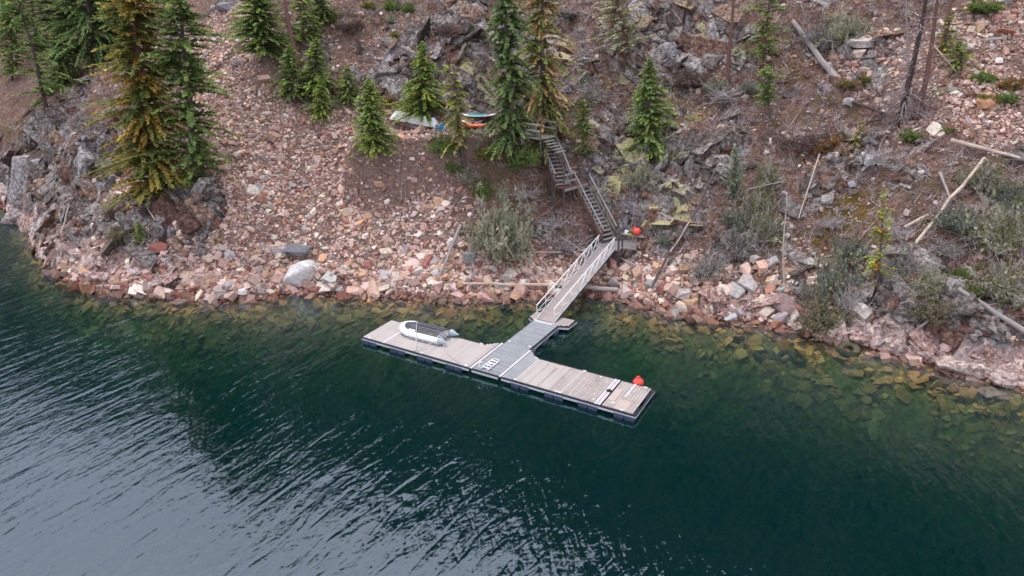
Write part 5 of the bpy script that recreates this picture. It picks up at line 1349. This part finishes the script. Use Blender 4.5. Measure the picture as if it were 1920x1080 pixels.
for i, (px, py, hw, hh_, kind, lab, _n) in enumerate(SHL):
    b_ = P(px, py); D = np.linalg.norm(b_ - CAM); pr = sh(kind, i % 4)
    e = empty('bush' if kind in ('grey', 'green') else ('juniper_bush' if kind in ('bluegrey', 'pale') else 'shrub'), b_, lab, 'bush')
    e.rotation_euler = (0, 0, i * 1.3); e.scale = (hw * D / F * (1.12 if i == 0 else .95), hw * D / F * (1.12 if i == 0 else .95), hh_ * D / F * 1.0)
    for nm, me in zip(('leaves', 'stems'), pr[:2]):
        if me is not None: link(nm, me, e)

# ------------------------------------------------------------------ logs and poles
def log(p, q, r0, r1, mat, label, name='fallen_log', lift=(.1, .1), seed=0, stubs=4, sagp=0, nseg=7):
    a = P(*p) + np.array([0, 0, lift[0]]); b = P(*q) + np.array([0, 0, lift[1]]); rr = np.random.default_rng(seed + int(p[0]))
    L = np.linalg.norm(b - a); e = empty(name, a, label, 'log'); k = np.linspace(0, 1, nseg); w = rr.normal(size=(nseg, 3)) * .006 * L * np.sin(np.pi * k)[:, None]
    pts = [(b - a) * t for t in k]; pts = [x + y for x, y in zip(pts, w)]
    for i_, x in enumerate(pts):            # never under the ground
        g = gz(a[0] + x[0], a[1] + x[1]) - a[2]
        if 0 < i_ < nseg - 1 and x[2] < g: x[2] = x[2] * .75 + (g + .04) * .25
    MB().tube(pts, [r0 + (r1 - r0) * t for t in k], 8).build('trunk', M[mat], e, False)
    A, B, Rr = [], [], []
    for i in range(stubs):
        t = rr.uniform(.1, .95); s_ = a * 0 + (b - a) * t; d = rr.normal(size=3); d[2] = abs(d[2]) * .7; d /= np.linalg.norm(d); l_ = rr.uniform(.2, .7)
        A.append(s_); B.append(s_ + d * l_); Rr.append(.022)
    if A: link('limbs', sticks_mesh('limbs', A, B, Rr, (.34, .29, .27), M['twigcol'], .4), e)
    return e
log((1484, 52), (1567, 158), .16, .26, 'log_grey', 'thick grey fallen log pointing down the slope near the stacked slabs', lift=(.5, .3))
log((1778, 281), (1908, 312), .14, .09, 'log_pale', 'long pale peeled log lying level near the east edge', lift=(.6, .5))
log((1842, 312), (1712, 472),   .11, .085, 'log_pale', 'long half peeled log slanting down the east slope', lift=(.5, .5), stubs=10)
log((1788, 573), (1935, 665), .11, .16, 'log_grey', 'straight grey log lying toward the east shore edge', lift=(1.0, .9), stubs=5)
log((1694, 435), (1738, 412), .09, .09, 'log_pale', 'short cut log with pale end east of the ochre patch', lift=(.3, .3), stubs=2)
log((1760, 332), (1778, 378), .09, .05, 'log_grey', 'short grey log beside the half peeled one', lift=(.3, .3), stubs=2)
log((1690, 640), (1762, 596), .05, .09, 'log_grey', 'grey forked branch on the east shore rock', lift=(.1, .4), stubs=5)
log((864, 430), (822, 528), .14, .08, 'log_grey', 'grey bleached log lying down the rubble by the dark block', lift=(.3, .2))
log((868, 539), (1046, 543), .09, .12, 'log_pale', 'long pale driftwood pole along the waterline', lift=(.3, .35), stubs=0)
log((1048, 541), (1158, 551), .13, .16, 'log_grey', 'weathered driftwood beam under the gangway at the waterline', lift=(.3, .3), stubs=2)
log((952, 478), (1052, 478), .06, .08, 'log_grey', 'grey pole lying level above the shore rubble west of gangway', lift=(.2, .2), stubs=1)
log((1160, 488), (1213, 513), .07, .13, 'log_grey', 'short bleached log on the rocks east of the gangway posts', lift=(.2, .2), stubs=1)
log((1052, 452), (1096, 478), .05, .09, 'log_grey', 'grey root branch left of the gangway top', lift=(.3, .2), stubs=2)
log((1084, 466), (1118, 480), .07, .08, 'log_grey', 'short grey log behind the gangway rail', lift=(.2, .2), stubs=1)
log((962, 462), (1062, 375), .11, .07, 'bark_red', 'reddish brown log slanting below the stairs', lift=(.3, .4), stubs=3)
log((862, 370), (846, 408), .08, .04, 'log_dark', 'dark root log on the upper scree edge', lift=(.2, .2), stubs=4)
log((132, 138), (-12, 288), .22, .10, 'log_dark', 'long dark fallen trunk slanting down the headland', lift=(.5, .6), stubs=5)
log((98, 503), (136, 405), .10, .06, 'log_grey', 'leaning grey pole with pale foot at the headland waterline', lift=(.1, 1.0), stubs=3)
log((136, 405), (152, 378), .07, .05, 'log_dark', 'dark upper branch above the leaning headland pole', lift=(1.0, .7), stubs=3)
log((1222, 542), (1338, 362), .08, .10, 'log_dark', 'long dark dead pole leaning over the crag to the shore', lift=(.2, 1.6), stubs=3)
log((1238, 512), (1292, 448), .05, .04, 'log_pale', 'thin peeled pole beside the dark leaning one', lift=(.4, 1.4), stubs=1)
log((1496, 418), (1531, 322), .035, .05, 'log_pale', 'curved white dead branch on the brushy slope', lift=(.3, 1.2), stubs=1)
log((1398, 382), (1466, 372), .05, .04, 'log_grey', 'pale horizontal branch by the upright dead pole', lift=(1.0, 1.2), stubs=3)
log((1408, 572), (1450, 566), .05, .04, 'log_pale', 'small pale branch on the shore slab', lift=(.25, .25), stubs=2)
log((1660, 222), (1590, 196), .10, .12, 'log_dark', 'dark log wedged behind the grey angular boulder', lift=(.3, .3), stubs=2)
log((1652, 232), (1608, 240), .08, .06, 'log_dark', 'dark branch at the twin dead tree foot', lift=(.3, .3), stubs=2)
log((1800, 88), (1880, 76), .13, .11, 'log_grey', 'grey half buried log in the upper scree', lift=(.15, .15), stubs=5)
log((1378, 165), (1300, 200), .07, .04, 'log_dark', 'dark thin log below the mauve thicket', lift=(.2, .2), stubs=2)
log((1740, 100), (1790, 146), .05, .03, 'log_pale', 'arched pale dead branch by the light green sapling', lift=(.8, .4), stubs=4)
log((1655, 130), (1690, 178), .05, .03, 'log_grey', 'thin grey branch in front of the stacked slabs', lift=(.3, .3), stubs=3)
log((74, 80), (84, 52), .04, .03, 'log_pale', 'thin white stick between the top pines', lift=(.2, .2), stubs=0)
log((278, 395), (292, 418), .05, .05, 'log_pale', 'short pale stick below the cedar', lift=(.2, .2), stubs=0)
log((742, 130), (752, 108), .03, .03, 'log_pale', 'thin white stick on the reddish crag', lift=(.2, .2), stubs=0)

# ------------------------------------------------------------------ loose twigs, brush and dry grass on the slope
def brushfield():
    rr = np.random.default_rng(77); A, B, Rr, Cc = [], [], [], []
    bA_ = at(720, 245, 9.45); bB_ = at(960, 245, 9.45)
    fs = lambda x, y: (sdist(x, y) > 3.0) * (segd(x, y, bA_, bB_) > 2.2) * (1 - .93 * fscree(x, y)) * (1 - .6 * frock(x, y)) * np.clip((.45 + .35 * (x > 4)) + 1.5 * fbm(x / 3, y / 3, 3, 91), 0, 1)
    x, y, z = candidates(29000, fs, rr); n = len(x)
    for i in range(n):
        m_ = rr.integers(8, 17); s_ = rr.uniform(.25, .85); base = np.array([x[i], y[i], z[i] - .03]); d = rr.normal(size=(m_, 3)); d[:, 2] = np.abs(d[:, 2]) * .9 + .15; d /= np.linalg.norm(d, axis=1, keepdims=True)
        L = s_ * rr.uniform(.4, 1.1, m_); a = base + rr.normal(size=(m_, 3)) * .10 * np.array([1, 1, 0]); mid = a + d * L[:, None] * .55; d2 = d + rr.normal(size=(m_, 3)) * .35
        A += [a]; B += [mid + d2 * (L * .4)[:, None]]; Rr += [np.full(m_, .019)]
        c = (np.array([(.40, .33, .32), (.20, .125, .115), (.50, .44, .43), (.26, .17, .14), (.30, .22, .21)])[rr.integers(5)] * rr.uniform(.75, 1.25))[None]
        Cc += [np.repeat(c, m_, 0)]
    A = np.concatenate(A); B = np.concatenate(B); me = sticks_mesh('dry_brush', A, B, np.concatenate(Rr), np.concatenate(Cc), M['twigcol'])
    tag(link('dry_brush', me), kind='stuff')
    fl = lambda x, y: (sdist(x, y) > .8) * (.10 + .5 * (1 - fscree(x, y))) * np.clip(.4 + 1.6 * fbm(x / 2, y / 2, 3, 95), 0.02, 1)
    x, y, z = candidates(60000, fl, rr); n = len(x); L = .22 * (1 - rr.uniform(0, 1, n)) ** (-1 / 1.6); L = np.clip(L, 0, 1.8); a = rr.uniform(0, 2 * np.pi, n)
    x2 = x + np.cos(a) * L; y2 = y + np.sin(a) * L * .8; z2 = zsurf(x2, y2) + .05 + rr.uniform(0, .12, n)
    cl_ = np.array([(.46, .41, .40), (.56, .50, .47), (.28, .19, .18), (.38, .25, .21), (.64, .59, .55)])[rr.integers(0, 5, n)] * rr.uniform(.8, 1.15, n)[:, None]
    me = sticks_mesh('fallen_twigs', np.stack([x, y, z + .05], 1), np.stack([x2, y2, z2], 1), .010 + .011 * L, cl_, M['twigcol']); tag(link('fallen_twigs', me), kind='stuff')
    # low moss and heath cushions: small leaf clumps
    x, y, z = candidates(30000, lambda x, y: (sdist(x, y) > 2.5) * np.clip(sample(MOSS, x, y) * .5 + sample(OCHRE, x, y) * .8 + (1 - fscree(x, y)) * .20 * (fbm(x / 2.5, y / 2.5, 3, 97) > .05), 0, 1), rr)
    n = len(x); m_ = 7; O = np.repeat(np.stack([x, y, z], 1), m_, 0) + rr.normal(size=(n * m_, 3)) * .08; D = rr.normal(size=(n * m_, 3)); D[:, 2] = np.abs(D[:, 2]) * .8; D /= np.linalg.norm(D, axis=1, keepdims=True)
    Nn = np.cross(D, rr.normal(size=D.shape)); Nn /= np.linalg.norm(Nn, axis=1, keepdims=True); Ln = rr.uniform(.06, .16, n * m_)
    mo = sample(MOSS, x, y); oc = sample(OCHRE, x, y); bc = np.where((mo > oc)[:, None] & (mo > .3)[:, None], np.array([[.36, .33, .14]]), np.where((oc > .35)[:, None], np.array([[.20, .135, .035]]), np.array([[.13, .095, .07]])))
    bc = bc * rr.uniform(.7, 1.25, n)[:, None]
    V = leaf_quads(O, D, Ln * .33, Ln, Nn).reshape(-1, 3); me = np_mesh('heath', V, np.arange(len(V)).reshape(-1, 4), M['foliage'], np.repeat(np.repeat(bc, m_, 0) * rr.uniform(.8, 1.2, n * m_)[:, None], 4, 0))
    tag(link('heath_and_moss_clumps', me), kind='stuff')
NBR = brushfield()

# far forest on the mountain above the picture, which the lake mirrors
def forest():
    rr = np.random.default_rng(5); V = []; Fq = []; Cc = []; off = 0
    n = 0
    while n < 1500:
        x = rr.uniform(-230, 260); y = rr.uniform(60, 330); h = float(sample(H, x, y))
        if h < 21.5: continue
        if h < 26 and rr.random() < .75: continue
        n += 1
        hh = rr.uniform(6, 15); r_ = hh * rr.uniform(.13, .2)
        for lev in range(4):
            z0 = h + hh * (.12 + .2 * lev); z1 = h + hh * min(1, .5 + .18 * lev); rb = r_ * (1 - lev * .2); k = 6; a0 = rr.uniform(0, 6)
            for j in range(k): a = a0 + 2 * np.pi * j / k; V.append((x + math.cos(a) * rb * rr.uniform(.7, 1.2), y + math.sin(a) * rb * rr.uniform(.7, 1.2), z0 - .3 * rr.random()))
            V.append((x, y, z1))
            for j in range(k): Fq.append((off + j, off + (j + 1) % k, off + k))
            c = np.array([.035, .055, .03]) * rr.uniform(.6, 1.4); Cc += [c] * (k + 1); off += k + 1
    me = np_mesh('forest', V, Fq, M['foliage'], np.array(Cc)); tag(link('forest', me), kind='stuff')
forest()

# ------------------------------------------------------------------ boats and boards stored on the bench
bd0 = P(740, 222)
def crumple(name, p, q, w_, h_, mat, label, cat, seed, nl=46, nw=16):
    a = P(*p); b = P(*q); d = b - a; L = np.linalg.norm(d[:2]); d = d / np.linalg.norm(d); s_ = np.cross(d, [0, 0, 1.]); s_ /= np.linalg.norm(s_); V = []; Fq = []
    for i in range(nl):
        t = i / (nl - 1); c = a + (b - a) * t; en = min(1, min(t, 1 - t) * 9) ** .5
        for j in range(nw):
            u_ = j / (nw - 1) * 2 - 1; f = float(fbm(t * 9 + seed, u_ * 2.2 + seed, 3, seed)); g = float(fbm(t * 26, u_ * 5, 2, seed + 3))
            yy = u_ * w_ * (1 + .22 * f) ; zz = h_ * max(0, 1 - abs(u_) ** 2.2) * en * (1 + .5 * f) + .05 * g + (.02 if abs(u_) < 1 else -.08)
            V.append(c + s_ * yy + np.array([0, 0, zz]))
    for i in range(nl - 1):
        for j in range(nw - 1): k = i * nw + j; Fq.append((k, k + nw, k + nw + 1, k + 1))
    o = link(name, np_mesh(name, V, Fq, mat)); return tag(o, label, cat)
tarp = crumple('tarpaulin', (736, 220), (822, 236), .48, .52, M['tarp'], 'crumpled white tarpaulin over a long boat on the bench among firs', 'tarpaulin', 3)
crumple('tarpaulin', (812, 244), (836, 240), .42, .35, M['tarpblue'], 'blue tarpaulin corner bunched at the end of the white one', 'tarpaulin', 9, 16, 10)
def board_craft(name, p, q, w_, th, mat, rail, label, cat, zl, deck2=None, kayak=False):
    a = P(*p); b = P(*q); a[2] = b[2] = max(a[2], b[2]) + zl; L = np.linalg.norm(b - a); e = empty(name, (a + b) / 2, label, cat, rz=math.atan2(b[1] - a[1], b[0] - a[0]))
    n_ = 22; V = []; Fq = []; m_ = 10
    for i in range(n_):
        t = i / (n_ - 1) * 2 - 1; ww = w_ * (1 - abs(t) ** (2.6 if not kayak else 2.0)) ** .5 + .012
        for j in range(m_):
            a_ = 2 * math.pi * j / m_; zz = th * math.sin(a_) * (1 if not kayak or math.sin(a_) < 0 else .75) * (1 - .3 * abs(t)); V.append((t * L / 2, ww * math.cos(a_), zz + .12 * abs(t) ** 3 + th))
    for i in range(n_ - 1):
        for j in range(m_): k = i * m_ + j; k2 = i * m_ + (j + 1) % m_; Fq.append((k, k + m_, k2 + m_, k2))
    link('hull', np_mesh('hull', V, Fq, rail, smooth=True), e)
    if not kayak:
        for (t0, t1, mt) in deck2:
            poly = []
            for t in np.linspace(t0, t1, 12): poly.append((t * L / 2, w_ * .78 * (1 - abs(t) ** 2.6) ** .5))
            poly += [(x_, -y_) for x_, y_ in poly[::-1]]
            MB().prism(poly, th * 1.9, th * 2.05 + .012).build('deck_pad', mt, e)
    else:
        MB().lathe([(.22, .0), (.25, .05), (.20, .06), (.18, -.08), (.0, -.1)], 16, (0, 0, th * 1.72)).build('cockpit', M['black'], e, True)
        MB().lathe([(.11, .0), (.12, .03), (.0, .035)], 14, (L * .3, 0, th * 1.7)).build('hatch', M['black'], e, True)
    return e
board_craft('paddle_board', (905, 240), (866, 231), .40, .07, M['teal'], M['whitepl'], 'white underside board wedged below the coral kayak', 'paddle board', .02, [(-.8, .8, M['padgrey'])])
board_craft('kayak', (858, 243), (918, 245), .40, .22, M['orange'], M['orange'], 'coral orange kayak on the bench in front of the teal board', 'kayak', .12, kayak=True)
board_craft('paddle_board', (868, 232), (930, 240), .42, .07, M['teal'], M['whitepl'], 'teal and grey paddle board with white rim lying over the coral kayak', 'paddle board', .55, [(-.85, .35, M['teal']), (.38, .9, M['padgrey'])])

# small timber deck joining the bench with the stair head
wd = empty('wooden_deck', deckc, 'small timber deck with pale railing behind the dark fir at the stair head', 'deck'); zt = 9.42
da_ = at(938, 250, zt); db_ = at(1012, 262, zt); dv = (db_ - da_) / np.linalg.norm(db_ - da_); sv = np.array([-dv[1], dv[0], 0]); Ld = np.linalg.norm(db_ - da_)
def W(t, s_, z): return Vector(tuple(da_ + dv * t + sv * s_ + np.array([0, 0, z]) - deckc))
for i in range(12): MB().bar(W(-.1, .1 + i * .15, 0), W(Ld, .1 + i * .15, 0), .135, .04).build('plank', M['stair'], wd)
for t in (0, Ld * .5, Ld):
    for s_ in (.1, 1.8): MB().bar(W(t, s_, -1.2), W(t, s_, .98), .10, .10, (0, 1, 0)).build('post', M['stair_dark'], wd)
for z in (.55, 1.0): MB().bar(W(-.3, .1, z), W(Ld, .1, z), .05, .12).build('rail', M['deck_tan'], wd); MB().bar(W(-.1, 1.8, z), W(Ld, 1.8, z), .05, .12).build('rail', M['stair'], wd)
# steps from the deck edge down to the stairs
for i in range(5): MB().bar(W(Ld + .1, .4 + i * .0, -.2 - i * .18) + Vector((i * .2, -i * .08, 0)), W(Ld + .1, 1.4, -.2 - i * .18) + Vector((i * .2, -i * .08, 0)), .24, .045).build('tread', M['stair'], wd)

# ------------------------------------------------------------------ sunken tyres
for px, py, r_, lab in ((1432, 671, .60, 'drowned grey green tyre ring furthest out from the pink rock'), (1470, 675, .60, 'drowned tyre ring overlapping its lighter twin beside it'), (1590, 660, .60, 'brown drowned tyre ring close under the pink shore rock'), (1496, 676, .42, 'small half hidden tyre behind the pair of drowned rings')):
    c = P(px, py, True); n_ = normals(np.array([c[0]]), np.array([c[1]]))[0]
    e = MB().lathe([(r_ * .42, .0), (r_ * .42, .10), (r_ * .55, .17), (r_ * .86, .17), (r_, .10), (r_, -.08), (r_ * .42, -.08)], 28).build('tyre', M['tyre'], None, True)
    e.location = (c[0], c[1], c[2] + .14); e.rotation_euler = Vector(n_).to_track_quat('Z', 'Y').to_euler(); tag(e, lab, 'tyre')
    for k in range(0): pass
